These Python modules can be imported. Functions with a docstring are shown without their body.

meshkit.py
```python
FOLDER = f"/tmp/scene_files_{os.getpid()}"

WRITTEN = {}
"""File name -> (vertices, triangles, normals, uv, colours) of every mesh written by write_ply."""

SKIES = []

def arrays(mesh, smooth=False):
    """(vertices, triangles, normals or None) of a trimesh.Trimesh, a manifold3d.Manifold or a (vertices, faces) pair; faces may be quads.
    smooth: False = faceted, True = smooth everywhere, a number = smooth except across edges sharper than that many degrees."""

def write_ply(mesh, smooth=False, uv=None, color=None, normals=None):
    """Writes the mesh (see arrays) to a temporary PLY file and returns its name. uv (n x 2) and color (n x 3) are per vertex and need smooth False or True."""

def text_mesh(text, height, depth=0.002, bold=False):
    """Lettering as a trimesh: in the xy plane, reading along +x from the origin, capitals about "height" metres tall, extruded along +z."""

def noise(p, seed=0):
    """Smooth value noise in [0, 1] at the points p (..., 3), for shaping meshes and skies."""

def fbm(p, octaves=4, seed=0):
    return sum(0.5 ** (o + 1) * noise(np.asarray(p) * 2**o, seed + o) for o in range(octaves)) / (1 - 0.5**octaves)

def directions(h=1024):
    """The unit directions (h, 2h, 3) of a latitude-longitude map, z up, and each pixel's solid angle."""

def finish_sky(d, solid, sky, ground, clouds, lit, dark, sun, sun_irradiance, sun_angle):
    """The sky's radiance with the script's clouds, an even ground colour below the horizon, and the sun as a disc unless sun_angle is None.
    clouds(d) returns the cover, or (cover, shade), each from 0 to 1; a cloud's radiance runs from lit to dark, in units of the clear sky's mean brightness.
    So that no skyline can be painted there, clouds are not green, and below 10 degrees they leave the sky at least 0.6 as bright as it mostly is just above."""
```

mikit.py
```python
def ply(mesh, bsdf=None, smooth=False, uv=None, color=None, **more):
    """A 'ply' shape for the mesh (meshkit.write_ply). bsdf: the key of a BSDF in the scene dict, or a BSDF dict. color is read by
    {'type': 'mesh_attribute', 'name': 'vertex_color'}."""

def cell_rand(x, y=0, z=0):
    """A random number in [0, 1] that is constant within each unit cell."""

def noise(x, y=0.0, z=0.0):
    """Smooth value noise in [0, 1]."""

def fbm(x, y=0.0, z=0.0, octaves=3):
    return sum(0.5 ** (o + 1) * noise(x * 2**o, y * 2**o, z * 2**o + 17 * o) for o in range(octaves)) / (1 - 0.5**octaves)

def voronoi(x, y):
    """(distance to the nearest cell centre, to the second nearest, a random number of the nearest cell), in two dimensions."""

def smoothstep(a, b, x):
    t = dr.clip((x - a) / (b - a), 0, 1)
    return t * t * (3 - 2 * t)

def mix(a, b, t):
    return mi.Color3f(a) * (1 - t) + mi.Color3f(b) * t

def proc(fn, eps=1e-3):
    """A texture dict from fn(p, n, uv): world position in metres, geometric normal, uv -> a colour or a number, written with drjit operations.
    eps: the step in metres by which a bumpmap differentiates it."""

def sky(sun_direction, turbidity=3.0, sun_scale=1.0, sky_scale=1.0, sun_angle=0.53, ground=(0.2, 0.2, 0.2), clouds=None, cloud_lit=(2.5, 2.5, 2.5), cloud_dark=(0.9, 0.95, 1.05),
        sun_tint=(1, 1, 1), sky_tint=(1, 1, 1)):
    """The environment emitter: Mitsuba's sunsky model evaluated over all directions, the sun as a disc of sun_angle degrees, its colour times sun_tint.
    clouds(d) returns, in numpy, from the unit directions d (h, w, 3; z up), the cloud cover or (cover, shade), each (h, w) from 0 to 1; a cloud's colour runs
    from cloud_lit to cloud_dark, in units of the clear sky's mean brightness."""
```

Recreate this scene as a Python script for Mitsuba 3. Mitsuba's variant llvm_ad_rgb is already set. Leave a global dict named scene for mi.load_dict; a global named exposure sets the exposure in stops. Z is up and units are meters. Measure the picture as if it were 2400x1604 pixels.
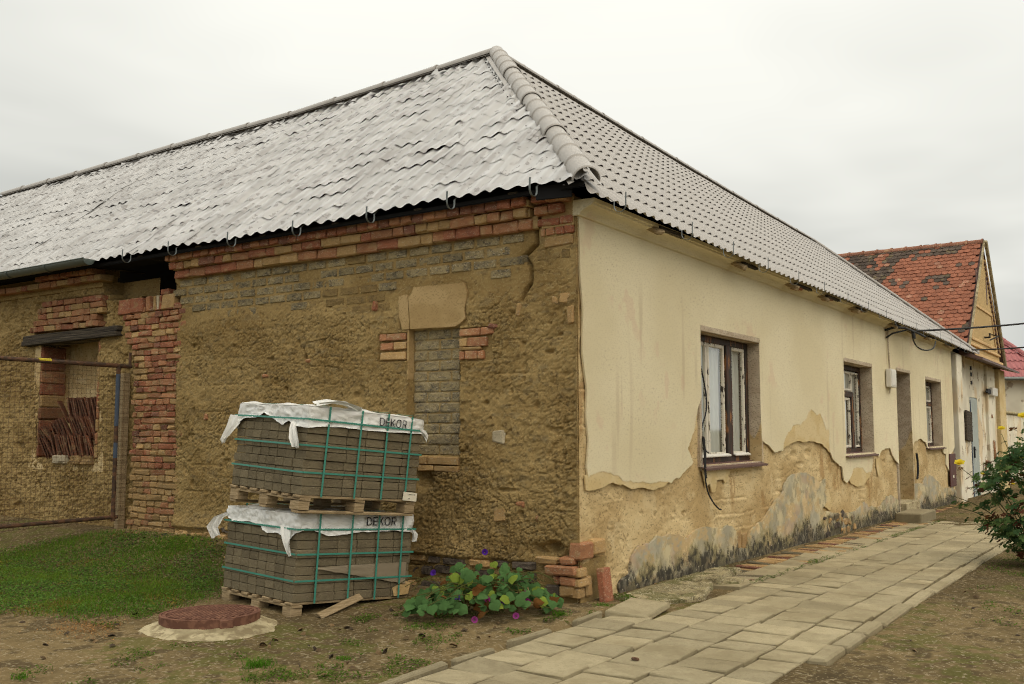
import math, numpy as np, trimesh, mitsuba as mi, drjit as dr, mikit, meshkit
from mikit import noise as N, fbm as FB, smoothstep as SS, mix, cell_rand, voronoi
from meshkit import noise as mnoise, fbm as mfbm
from scipy.spatial import cKDTree, ConvexHull
from shapely.geometry import Polygon, LineString, box as sbox
from shapely.ops import unary_union
scene, labels = {}, {}
T = mi.ScalarTransform4f
# ---------------------------------------------------------------- camera, sky, exposure
CAM = (-7.251, -4.254, 1.5)
YAW, PITCH = math.radians(34.34), math.radians(5.278)
fwd = (math.cos(YAW) * math.cos(PITCH), math.sin(YAW) * math.cos(PITCH), math.sin(PITCH))
scene['camera'] = {'type': 'perspective', 'fov': math.degrees(2 * math.atan(1200 / 2230.)), 'fov_axis': 'x', 'near_clip': 0.05, 'far_clip': 2000.0,
                   'to_world': T().look_at(origin=list(CAM), target=[CAM[i] + fwd[i] for i in range(3)], up=[0, 0, 1])}


def clouds(d):
    q = d / np.maximum(d[..., 2:3], 0.0) .clip(0.12)
    q = q * np.array([1.0, 1.0, 0.0])
    a = mfbm(q * 0.40 + 7.3, 5, 3)
    b = mfbm(q * np.array([0.35, 0.9, 0]) + 2.1, 4, 9)
    s = np.clip((0.62 * a + 0.38 * b - 0.40) * 3.0, 0, 1)
    # an overcast sky is about three times as bright overhead as at the horizon
    low = 1 - (1 + 2 * np.clip(d[..., 2], 0, 1)) / 3
    return np.ones(d.shape[:2]), np.clip(.15 + 1.15 * low + .62 * (s - .5), 0, 1)


scene['sky'] = mikit.sky((-0.30, -0.60, 0.74), turbidity=3.0, sun_scale=0.2, sun_angle=60, clouds=clouds,
                         cloud_lit=(3.3, 3.27, 3.02), cloud_dark=(1.30, 1.34, 1.27), ground=(0.2, 0.18, 0.14))
exposure = 2.05

# ---------------------------------------------------------------- helpers
count = {}


def newkey(base):
    n = count.get(base, 0)
    count[base] = n + 1
    return base if n == 0 else f'{base}_{n:03d}'


def add(base, mesh, bsdf, smooth=False, uv=None, color=None, **lab):
    k = newkey(base)
    scene[k] = mikit.ply(mesh, bsdf, smooth, uv, color)
    if lab:
        labels[k] = lab
    return k


def thing(name, label, category, group=None):
    k = newkey(name)
    labels[k] = {'label': label, 'category': category}
    if group:
        labels[k]['group'] = group
    return k


def arr(m):
    return np.asarray(m[0], float), np.asarray(m[1], int)


def join(ms):
    V, F, n = [], [], 0
    for v, f in ms:
        v, f = np.asarray(v, float), np.asarray(f, int)
        if f.shape[1] == 4:
            f = np.vstack([f[:, [0, 1, 2]], f[:, [0, 2, 3]]])
        V.append(v)
        F.append(f + n)
        n += len(v)
    return np.vstack(V), np.vstack(F)


def fill(v, *uvs):
    """the same value for every vertex of a piece"""
    return np.tile(np.asarray(uvs, float), (len(v), 1))


def grid(nu, nv, flip=False):
    i, j = np.meshgrid(np.arange(nu - 1), np.arange(nv - 1), indexing='ij')
    a = (i * nv + j).ravel()
    q = np.stack([a, a + nv, a + nv + 1, a + 1], 1)
    if flip:
        q = q[:, ::-1]
    return np.vstack([q[:, [0, 1, 2]], q[:, [0, 2, 3]]])


_c = []
for sx in (-1, 1):
    for sy in (-1, 1):
        for sz in (-1, 1):
            for k in range(3):
                _c.append([sx, sy, sz, k])
_c = np.array(_c)


def _cham(l, d, h, c):
    half = np.array([l, d, h]) / 2
    v = _c[:, :3] * half
    m = np.ones((24, 3)) * c
    m[np.arange(24), _c[:, 3]] = 0
    return v - _c[:, :3] * m


_hull = ConvexHull(_cham(2, 2, 2, .3))
_CF = _hull.simplices.copy()
_pt = _hull.points
for _i, _t in enumerate(_CF):
    _n = np.cross(_pt[_t[1]] - _pt[_t[0]], _pt[_t[2]] - _pt[_t[0]])
    if _n @ _pt[_t].mean(0) < 0:
        _CF[_i] = _t[::-1]


def cbox(l, d, h, c=0.006, jit=0.0, rng=None):
    """a box with bevelled edges (44 triangles), centred at the origin"""
    v = _cham(l, d, h, min(c, 0.45 * min(l, d, h)))
    if jit:
        o = rng.normal(0, jit, (8, 3))
        v = v + np.repeat(o, 3, 0) + rng.normal(0, jit * .35, v.shape)
    return v, _CF


def rot(axis, deg):
    return trimesh.transformations.rotation_matrix(math.radians(deg), axis)[:3, :3]


def at(m, o, R=None):
    v, f = m
    v = v @ R.T if R is not None else v
    return v + np.asarray(o, float), f


def bx(x0, x1, y0, y1, z0, z1, c=0.004):
    return at(cbox(x1 - x0, y1 - y0, z1 - z0, c), ((x0 + x1) / 2, (y0 + y1) / 2, (z0 + z1) / 2))


def tube(pts, r, sides=8, cap=True):
    p = np.asarray(pts, float)
    r = np.broadcast_to(np.asarray(r, float), (len(p),))
    t = np.gradient(p, axis=0)
    t /= np.linalg.norm(t, axis=1, keepdims=True) + 1e-12
    a = np.cross(t[0], [0, 0, 1.0] if abs(t[0][2]) < .9 else [1.0, 0, 0])
    A = []
    for ti in t:
        a = a - ti * (a @ ti)
        a = a / (np.linalg.norm(a) + 1e-12)
        A.append(a)
    A = np.array(A)
    B = np.cross(t, A)
    g = np.arange(sides) * 2 * np.pi / sides
    v = p[:, None] + r[:, None, None] * (np.cos(g)[None, :, None] * A[:, None] + np.sin(g)[None, :, None] * B[:, None])
    n = len(p)
    i, j = np.meshgrid(np.arange(n - 1), np.arange(sides), indexing='ij')
    q = np.stack([i * sides + j, i * sides + (j + 1) % sides, (i + 1) * sides + (j + 1) % sides, (i + 1) * sides + j], -1).reshape(-1, 4)
    f = np.vstack([q[:, [0, 1, 2]], q[:, [0, 2, 3]]])
    v = v.reshape(-1, 3)
    if cap:
        v = np.vstack([v, p[0], p[-1]])
        k = np.arange(sides)
        f = np.vstack([f, np.stack([(k + 1) % sides, k, k * 0 + n * sides], 1), np.stack([k + (n - 1) * sides, (k + 1) % sides + (n - 1) * sides, k * 0 + n * sides + 1], 1)])
    return v, f


def strip(path, wdir, w, t):
    """flat metal strip of width w along wdir and thickness t, following a path"""
    p = np.asarray(path, float)
    wd = np.asarray(wdir, float)
    tg = np.gradient(p, axis=0)
    n = np.cross(tg, wd)
    n /= np.linalg.norm(n, axis=1, keepdims=True) + 1e-12
    v = np.stack([p - wd * w / 2 - n * t / 2, p + wd * w / 2 - n * t / 2, p + wd * w / 2 + n * t / 2, p - wd * w / 2 + n * t / 2], 1)
    m = len(p)
    q = []
    for i in range(m - 1):
        for j in range(4):
            q.append([4 * i + j, 4 * i + (j + 1) % 4, 4 * i + 4 + (j + 1) % 4, 4 * i + 4 + j])
    q += [[3, 2, 1, 0], [4 * m - 4, 4 * m - 3, 4 * m - 2, 4 * m - 1]]
    return v.reshape(-1, 3), np.array(q)


def extrude(poly, depth, tf):
    """a shapely polygon in the plane (a, b), extruded by depth; tf(a, b, c) -> x, y, z"""
    ms = []
    for g in getattr(poly, 'geoms', [poly]):
        if g.geom_type == 'Polygon' and g.area > 1e-5:
            m = trimesh.creation.extrude_polygon(g, depth, engine='earcut')
            v = np.array(m.vertices)
            w = np.stack(tf(v[:, 0], v[:, 1], v[:, 2]), 1)
            f = np.array(m.faces)
            ms.append((w, f))
    v, f = join(ms)
    m = trimesh.Trimesh(v, f, process=False)
    if m.volume < 0:
        f = f[:, ::-1]
    return v, f


def ragged(pts, step=0.02, amp=0.012, freq=9.0, seed=0):
    """a broken edge: the line through pts with small chips"""
    ls = LineString(pts)
    n = max(2, int(ls.length / step))
    p = np.array([ls.interpolate(i / n, normalized=True).coords[0] for i in range(n + 1)])
    q = np.stack([p[:, 0] * freq, p[:, 1] * freq, p[:, 0] * 0 + seed * 3.7], 1)
    dx = mfbm(q, 5, seed) - .5
    dz = mfbm(q + 31.3, 5, seed + 5) - .5
    w = np.minimum(1, np.minimum(np.arange(n + 1), n - np.arange(n + 1)) / 2)
    return (p + 2 * amp * np.stack([dx, dz], 1) * w[:, None]).tolist()


def cells(a, b, size, seed, ax=1.0):
    """distances to the nearest and second nearest of scattered centres, in units of the cell size, and the cell's random number"""
    r = np.random.default_rng(seed)
    a0, a1, b0, b1 = a.min() - 2 * size, a.max() + 2 * size, b.min() - 2 * size, b.max() + 2 * size
    ga, gb = np.meshgrid(np.arange(a0, a1, size * ax), np.arange(b0, b1, size), indexing='ij')
    c = np.stack([(ga + r.uniform(-.48, .48, ga.shape) * size * ax).ravel() / ax, (gb + r.uniform(-.48, .48, gb.shape) * size).ravel()], 1)
    d, i = cKDTree(c).query(np.stack([a.ravel() / ax, b.ravel()], 1), k=2)
    return (d[:, 0] / size).reshape(a.shape), (d[:, 1] / size).reshape(a.shape), r.random(len(c))[i[:, 0]].reshape(a.shape)


def nz(a, b, f, seed=0, o=4):
    return mfbm(np.stack([a * f, b * f, np.zeros_like(a) + seed * 1.37], -1), o, seed) - .5


def step(a, b, x):
    t = np.clip((x - a) / (b - a), 0, 1)
    return t * t * (3 - 2 * t)


def clip_mesh(m, normal, origin):
    t = trimesh.Trimesh(m[0], m[1], process=False)
    s = trimesh.intersections.slice_mesh_plane(t, normal, origin)
    return np.array(s.vertices), np.array(s.faces)


def ground_z(x, y):
    """the height of the yard and street"""
    x, y = np.asarray(x, float), np.asarray(y, float)
    z = -0.014 * np.clip(x - 0.5, 0, 25) * step(1.5, -0.2, y)
    z = z + 0.27 * step(-1.5, -0.15, x) * step(2.2, 4.6, y)
    return z

# ---------------------------------------------------------------- materials
def two(d):
    return {'type': 'twosided', 'bsdf': d}


def rgb(r, g, b):
    return {'type': 'rgb', 'value': [r, g, b]}


def mat(name, color, rough=0.9, spec=0.3, bump=None, bscale=0.01, **kw):
    c = color if isinstance(color, dict) else rgb(*color)
    d = {'type': 'principled', 'base_color': c, 'roughness': rough, 'specular': spec, **kw}
    if bump is not None:
        d = {'type': 'bumpmap', 'arbitrary': mikit.proc(bump, 2e-3), 'bsdf': d, 'scale': bscale}
    scene[name] = two(d)


def c3(r, g, b):
    return mi.Color3f(r, g, b)


def f_mud(p, n, uv):
    a = FB(p.x * 2.3 + 3, p.y * 2.3, p.z * 2.3, 4)
    b = FB(p.x * 22, p.y * 22, p.z * 22, 4)
    col = mix(c3(.238, .158, .060), c3(.325, .228, .096), SS(.30, .72, a))
    col = mix(col, c3(.11, .075, .034), SS(.56, .74, b) * .6)
    col = mix(col, c3(.36, .27, .125), SS(.55, .72, N(p.x * 60, p.y * 60, p.z * 60)) * .35)
    straw = SS(.70, .74, N(p.x * 30, p.y * 190 + 40 * N(p.x * 9, p.y * 9, p.z * 9), p.z * 60))
    col = mix(col, c3(.45, .36, .19), straw * .4)
    ash = SS(.60, .74, FB(p.x * 9 + 5, p.y * 9, p.z * 14, 3)) * .22
    return mix(col, c3(.16, .14, .095), ash)


def f_mud_b(p, n, uv):
    return FB(p.x * 45, p.y * 45, p.z * 45, 4) + .5 * N(p.x * 160, p.y * 160, p.z * 160)


def f_clay(p, n, uv):
    a = FB(p.x * 1.9 + 8, p.y * 3, p.z * 2.2, 4)
    b = FB(p.x * 26, p.y * 26, p.z * 20, 3)
    col = mix(c3(.43, .31, .15), c3(.58, .455, .25), SS(.3, .7, a))
    col = mix(col, c3(.27, .18, .08), SS(.58, .78, b) * .7)
    col = mix(col, c3(.60, .49, .29), SS(.60, .72, FB(p.x * 6 + 2, p.y * 6, p.z * 5, 3)) * .5)
    rust = SS(.60, .72, FB(p.x * 2.2 + 21, p.y, p.z * 1.2, 3)) * .55
    col = mix(col, c3(.30, .16, .055), rust * SS(.45, .6, FB(p.x * 14, p.y, p.z * 3.2, 3)))
    return mix(col, c3(.20, .14, .07), SS(.72, .76, N(p.x * 75, p.y * 75, p.z * 75)) * .6)


def f_cream(p, n, uv):
    a = FB(p.x * .9, p.y, p.z * .8 + 3, 4)
    col = mix(c3(.60, .53, .35), c3(.66, .595, .415), SS(.3, .7, a))
    g = N(p.x * 140, p.y * 140, p.z * 140)
    col = mix(col, c3(.50, .435, .29), SS(.62, .8, g) * .6)
    speck = SS(.77, .80, N(p.x * 48, p.y * 48, p.z * 48)) * SS(.5, .66, FB(p.x * 1.6 + 4, p.y, p.z * 1.6, 3))
    col = mix(col, c3(.33, .26, .17), speck * .35)
    run = SS(.60, .76, FB(p.x * 9, p.y, p.z * .55 + 2, 3)) * SS(.47, .62, FB(p.x * .7 + 9, p.y, p.z * .6, 3))
    col = mix(col, c3(.46, .38, .245), run * .5)
    pink = SS(.60, .66, FB(p.x * 5 + 1, p.y, p.z * 3, 4)) * SS(.56, .64, FB(p.x * .8 + 31, p.y, p.z * .9, 2))
    return mix(col, c3(.56, .40, .28), pink * .35)


def f_cream_b(p, n, uv):
    return N(p.x * 110, p.y * 110, p.z * 110) + 1.2 * N(p.x * 45, p.y * 45, p.z * 45) + 4 * FB(p.x * 2.5, p.y * 2.5, p.z * 2.5, 2)


def f_plinth(p, n, uv):
    s = FB(p.x * 5 + 3, p.y, p.z * 3.0, 4)
    col = mix(c3(.33, .30, .21), c3(.52, .45, .28), SS(.3, .65, s))
    col = mix(col, c3(.27, .235, .155), SS(.50, .64, FB(p.x * 15, p.y * 15, p.z * 11, 4)) * .7)
    col = mix(col, c3(.58, .44, .24), SS(.56, .66, FB(p.x * 3.2 + 11, p.y, p.z * 2.6, 3)) * .75)
    blue = SS(.50, .62, FB(p.x * 1.5 + 41, p.y, p.z * 2, 3))
    col = mix(col, c3(.335, .325, .26), blue * .65)
    pink = SS(.56, .68, FB(p.x * 4.1 + 61, p.y, p.z * 5, 4)) * SS(.4, .6, FB(p.x * .5 + 3, 0, 0, 2))
    col = mix(col, c3(.40, .26, .185), pink * .45)
    zz = p.z + .014 * p.x
    clay = SS(.50, .60, FB(p.x * 4.5 + 91, p.y, p.z * 5 + 7, 5)) * SS(.30, .50, FB(p.x * 30, p.y, p.z * 30, 3))
    col = mix(col, c3(.46, .34, .175), clay * .85)
    edge = .17 + .42 * (FB(p.x * 1.3 + 2, 0, 1.5, 3) - .45) + .24 * (FB(p.x * 5, 0, p.z * 5, 4) - .5)
    grain = FB(p.x * 24, p.y * 24, p.z * 15, 4)
    fine = N(p.x * 95, p.y * 95, p.z * 80)
    ol = SS(-.16, .0, edge - zz + .30 * (grain - .5)) * SS(.40, .56, FB(p.x * 5 + 77, 0, p.z * 4, 3))
    col = mix(col, c3(.23, .195, .085), ol * .75)
    black = SS(-.08, .10, edge - zz + .26 * (grain - .5) + .07 * (fine - .5))
    col = mix(col, c3(.075, .068, .050), black * .80)
    col = mix(col, c3(.035, .032, .026), black * SS(.45, .62, grain + .25 * (edge - zz)) * .8)
    return mix(col, c3(.40, .36, .27), SS(.79, .82, N(p.x * 40, p.y * 40, p.z * 40)) * .8)


def f_reveal(p, n, uv):
    g = N(p.x * 90, p.y * 90, p.z * 90)
    col = mix(c3(.47, .40, .30), c3(.40, .325, .235), SS(.4, .6, FB(p.x * 7, p.y * 7, p.z * 7, 3)))
    return mix(col, c3(.23, .18, .125), SS(.62, .72, g) * .7)


PAL = [((.30, .115, .062), (.20, .082, .050)),      # 0 red brick
       ((.335, .160, .080), (.25, .118, .062)),         # 1 orange brick
       ((.40, .26, .115), (.30, .19, .085)),         # 2 clay covered brick
       ((.245, .195, .105), (.085, .075, .055)),     # 3 grey straw clay
       ((.245, .168, .068), (.15, .105, .048)),       # 4 yellow clay
       ((.160, .133, .083), (.120, .099, .062)),     # 5 concrete paver
       ((.30, .256, .160), (.25, .212, .130)),      # 6 pavement slab
       ((.085, .068, .052), (.05, .042, .035)),      # 7 dark plinth stone
       ((.30, .118, .070), (.20, .082, .052)),        # 8 red roof tile
       ((.085, .062, .048), (.05, .042, .036)),      # 9 lichen covered roof tile
       ((.46, .40, .28), (.36, .31, .21)),           # 10 pale mortar
       ((.215, .095, .06), (.14, .07, .05))]         # 11 brown clay


def f_piece(p, n, uv):
    k = dr.round(uv.x * 20)
    a, b = c3(0, 0, 0), c3(0, 0, 0)
    for i, (u, v) in enumerate(PAL):
        s = dr.abs(k - i) < .5
        a = dr.select(s, c3(*u), a)
        b = dr.select(s, c3(*v), b)
    hi = FB(p.x * 70, p.y * 70, p.z * 70, 3)
    lo = FB(p.x * 13 + 3, p.y * 13, p.z * 13, 3)
    t = dr.clip(SS(.48, .74, hi) * .8 + SS(.45, .7, lo) * .5, 0, 1)
    col = mix(a, b, t)
    brick = (k < 2.5) | (dr.abs(k - 11) < .5)
    dust = SS(.58, .70, FB(p.x * 11 + 9, p.y * 11, p.z * 11, 3)) * .42
    col = dr.select(brick, mix(col, c3(.36, .265, .14), dust), col)
    speck = SS(.75, .78, N(p.x * 95, p.y * 95, p.z * 95)) * .5
    col = mix(col, c3(.46, .41, .31), speck * dr.select(brick | (dr.abs(k - 3) < .5), 1.0, .25))
    moss = SS(.60, .70, FB(p.x * 8 + 51, p.y * 8, p.z * 8, 3))
    col = dr.select(dr.abs(k - 9) < .5, mix(col, c3(.13, .105, .06), moss), col)
    st = SS(.50, .64, FB(p.x * 1.7 + 5, p.y * 1.7, 3, 4)) * .35 + SS(.52, .66, FB(p.x * 7, p.y * 7, 9, 3)) * .25
    col = dr.select(dr.abs(k - 6) < .5, mix(col, c3(.185, .150, .085), st), col)
    return col * (uv.y * 2)


def f_piece_b(p, n, uv):
    return FB(p.x * 60, p.y * 60, p.z * 60, 3)


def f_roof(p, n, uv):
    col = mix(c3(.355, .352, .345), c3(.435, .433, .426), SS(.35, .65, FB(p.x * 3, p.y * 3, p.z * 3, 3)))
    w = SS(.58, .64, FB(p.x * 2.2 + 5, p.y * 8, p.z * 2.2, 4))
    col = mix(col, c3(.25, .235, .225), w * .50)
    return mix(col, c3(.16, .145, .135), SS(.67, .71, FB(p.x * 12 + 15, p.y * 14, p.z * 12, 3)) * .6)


def f_ground(p, n, uv):
    a = FB(p.x * .8 + 4, p.y * .8, 0, 4)
    b = FB(p.x * 6, p.y * 6, 1, 4)
    g = FB(p.x * 38, p.y * 38, 2, 3)
    col = mix(c3(.082, .060, .029), c3(.168, .123, .060), SS(.36, .62, a * .55 + b * .45))
    col = mix(col, c3(.045, .034, .019), SS(.54, .68, b) * .65)
    col = mix(col, c3(.22, .17, .09), SS(.60, .74, g) * .45)
    col = mix(col, c3(.06, .05, .03), SS(.26, .16, g) * .6)
    moss = SS(.52, .62, FB(p.x * 1.3 + 9, p.y * 1.3 + 4, 0, 3)) * SS(.45, .58, FB(p.x * 12, p.y * 12, 5, 3))
    col = mix(col, c3(.085, .088, .022), moss * .6)
    fleck = SS(.78, .80, N(p.x * 55, p.y * 55, 0))
    return mix(col, c3(.30, .25, .16), fleck * .5)


def f_ground_b(p, n, uv):
    return FB(p.x * 30, p.y * 30, 0, 4) + .4 * N(p.x * 120, p.y * 120, 0)


def f_gravel(p, n, uv):
    g = FB(p.x * 55, p.y * 55, p.z * 55, 3)
    col = mix(c3(.20, .17, .095), c3(.30, .255, .15), SS(.35, .65, FB(p.x * 6, p.y * 6, 2, 3)))
    col = mix(col, c3(.09, .075, .042), SS(.50, .66, g) * .7)
    col = mix(col, c3(.085, .085, .028), SS(.54, .64, FB(p.x * 5 + 9, p.y * 5, 4, 3)) * .6)
    return mix(col, c3(.42, .38, .28), SS(.72, .76, N(p.x * 80, p.y * 80, p.z * 80)) * .7)


def f_wood(p, n, uv):
    g = FB(p.x * 9, p.y * 9, p.z * 130, 3)
    h = FB(p.x * 5, p.y * 5, p.z * 22 + 4, 3)
    col = mix(c3(.36, .275, .165), c3(.245, .18, .10), SS(.35, .65, g))
    return mix(col, c3(.15, .11, .065), SS(.55, .75, h) * .6)


def f_beam(p, n, uv):
    g = FB(p.x * 7, p.y * 4, p.z * 150, 3)
    return mix(c3(.10, .082, .06), c3(.028, .024, .02), SS(.35, .62, g))


def f_paint(p, n, uv):
    g = FB(p.x * 34, p.y * 34, p.z * 11, 4)
    return mix(c3(.60, .56, .47), c3(.055, .045, .035), SS(.625, .66, g))


def f_frame(p, n, uv):
    g = FB(p.x * 28, p.y * 28, p.z * 4, 4)
    col = mix(c3(.055, .026, .016), c3(.028, .022, .018), SS(.4, .6, g))
    return mix(col, c3(.25, .105, .03), SS(.60, .68, FB(p.x * 20 + 7, p.y * 20, p.z * 3, 3)) * .8)


def f_yellow(p, n, uv):
    a = FB(p.x * 4, p.y * 4, p.z * 4, 3)
    col = mix(c3(.52, .40, .20), c3(.57, .46, .26), SS(.35, .65, a))
    return mix(col, c3(.40, .30, .15), SS(.6, .75, N(p.x * 60, p.y * 60, p.z * 60)) * .5)


def f_lintel(p, n, uv):
    a = FB(p.x * 5, p.y * 5, p.z * 5, 4)
    col = mix(c3(.36, .25, .115), c3(.43, .31, .155), SS(.35, .65, a))
    return mix(col, c3(.29, .195, .085), SS(.58, .75, N(p.x * 70, p.y * 70, p.z * 70)) * .6)


def f_white(p, n, uv):
    a = FB(p.x * 1.4 + 3, p.y * 1.4, p.z * 1.4, 4)
    col = mix(c3(.66, .62, .50), c3(.57, .53, .42), SS(.4, .62, a))
    col = mix(col, c3(.52, .38, .20), SS(.58, .66, FB(p.x * 2.1 + 17, p.y * 2, p.z * .8, 3)) * .6)
    return mix(col, c3(.30, .22, .14), SS(.665, .70, FB(p.x * 5 + 5, p.y * 5, p.z * 3, 3)) * .7)


def f_rust(p, n, uv):
    g = FB(p.x * 22, p.y * 22, p.z * 22, 3)
    return mix(c3(.055, .035, .024), c3(.115, .058, .032), SS(.4, .65, g))


def f_lid(p, n, uv):
    g = FB(p.x * 26, p.y * 26, p.z * 26, 3)
    return mix(c3(.105, .045, .028), c3(.165, .078, .048), SS(.42, .66, g))


def f_collar(p, n, uv):
    dirt = SS(.46, .60, FB(p.x * 4.5 + 3, p.y * 4.5, p.z * 3, 4)) * SS(.35, .55, FB(p.x * 20, p.y * 20, p.z * 20, 3))
    a = FB(p.x * 7, p.y * 7, p.z * 7, 4)
    col = mix(c3(.40, .345, .215), c3(.30, .255, .155), SS(.4, .66, a))
    col = mix(col, c3(.15, .115, .06), dirt * .75)
    return mix(col, c3(.20, .16, .095), SS(.56, .70, FB(p.x * 42, p.y * 42, p.z * 42, 3)) * .6)


P = mikit.proc
mat('mud', P(f_mud), .95, .15, f_mud_b, .010)
mat('clay', P(f_clay), .95, .15, f_mud_b, .011)
mat('cream', P(f_cream), .9, .2, f_cream_b, .0022)
mat('plinth_coat', P(f_plinth), .92, .2, f_mud_b, .008)
mat('reveal', P(f_reveal), .92, .2, f_cream_b, .004)
mat('piece', P(f_piece), .92, .2, f_piece_b, .004)
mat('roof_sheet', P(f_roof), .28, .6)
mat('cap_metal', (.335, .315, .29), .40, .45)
mat('soil', P(f_ground), .97, .1, f_ground_b, .018)
mat('wood', P(f_wood), .9, .2)
mat('beam', P(f_beam), .9, .2)
mat('peeling', P(f_paint), .7, .3)
mat('frame_paint', P(f_frame), .6, .35)
mat('yellow_coat', P(f_yellow), .9, .2)
mat('lintel_coat', P(f_lintel), .93, .15, f_cream_b, .003)
mat('white_wall', P(f_white), .92, .2)
mat('rust', P(f_rust), .8, .3)
mat('lid_iron', P(f_lid), .75, .35)
mat('gravel_concrete', P(f_gravel), .95, .15, f_ground_b, .010)
mat('collar_concrete', P(f_collar), .95, .15, f_ground_b, .006)
mat('zinc', (.15, .165, .16), .38, .5, metallic=.6)
mat('gutter_metal', (.085, .105, .095), .35, .5, metallic=.3)
mat('underlay', (.012, .012, .013), .8, .2)
mat('film', (.66, .665, .64), .22, .5)
mat('strap', (.045, .225, .17), .4, .5)
mat('print_black', (.03, .03, .032), .7, .2)
mat('print_red', (.50, .10, .07), .7, .2)
mat('paper', (.66, .62, .50), .8, .2)
mat('curtain', (.46, .49, .45), .9, .1)
mat('dark_room', (.10, .085, .06), .95, .1)
mat('sill_metal', (.115, .065, .055), .5, .4)
mat('white_box', (.62, .60, .54), .5, .4)
mat('panel_brown', (.085, .030, .026), .5, .4)
mat('cable', (.02, .02, .021), .6, .3)
mat('gable_ochre', (.43, .31, .15), .92, .2)
mat('gable_trim', (.53, .37, .19), .92, .2)
mat('door_blue', (.36, .40, .375), .6, .3)
mat('pink_tile', (.36, .125, .125), .55, .4)
mat('blue_paint', (.055, .075, .11), .6, .3)
mat('yellow_mark', (.45, .36, .03), .7, .3)
scene['glass'] = {'type': 'thindielectric'}
scene['vcol'] = two({'type': 'principled', 'base_color': {'type': 'mesh_attribute', 'name': 'vertex_color'}, 'roughness': .75, 'specular': .25})
scene['leaf'] = {'type': 'principledthin', 'base_color': {'type': 'mesh_attribute', 'name': 'vertex_color'}, 'roughness': .55, 'diff_trans': .7, 'spec_trans': 0.0}


def U(pal, bright=1.0):
    """uv of a piece: its colour in PAL and its brightness"""
    return (pal / 20.0, bright / 2.0)


def piece(base, m, pal, bright, **lab):
    return add(base, m, 'piece', False, uv=fill(m[0], *U(pal, bright)), **lab)
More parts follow.
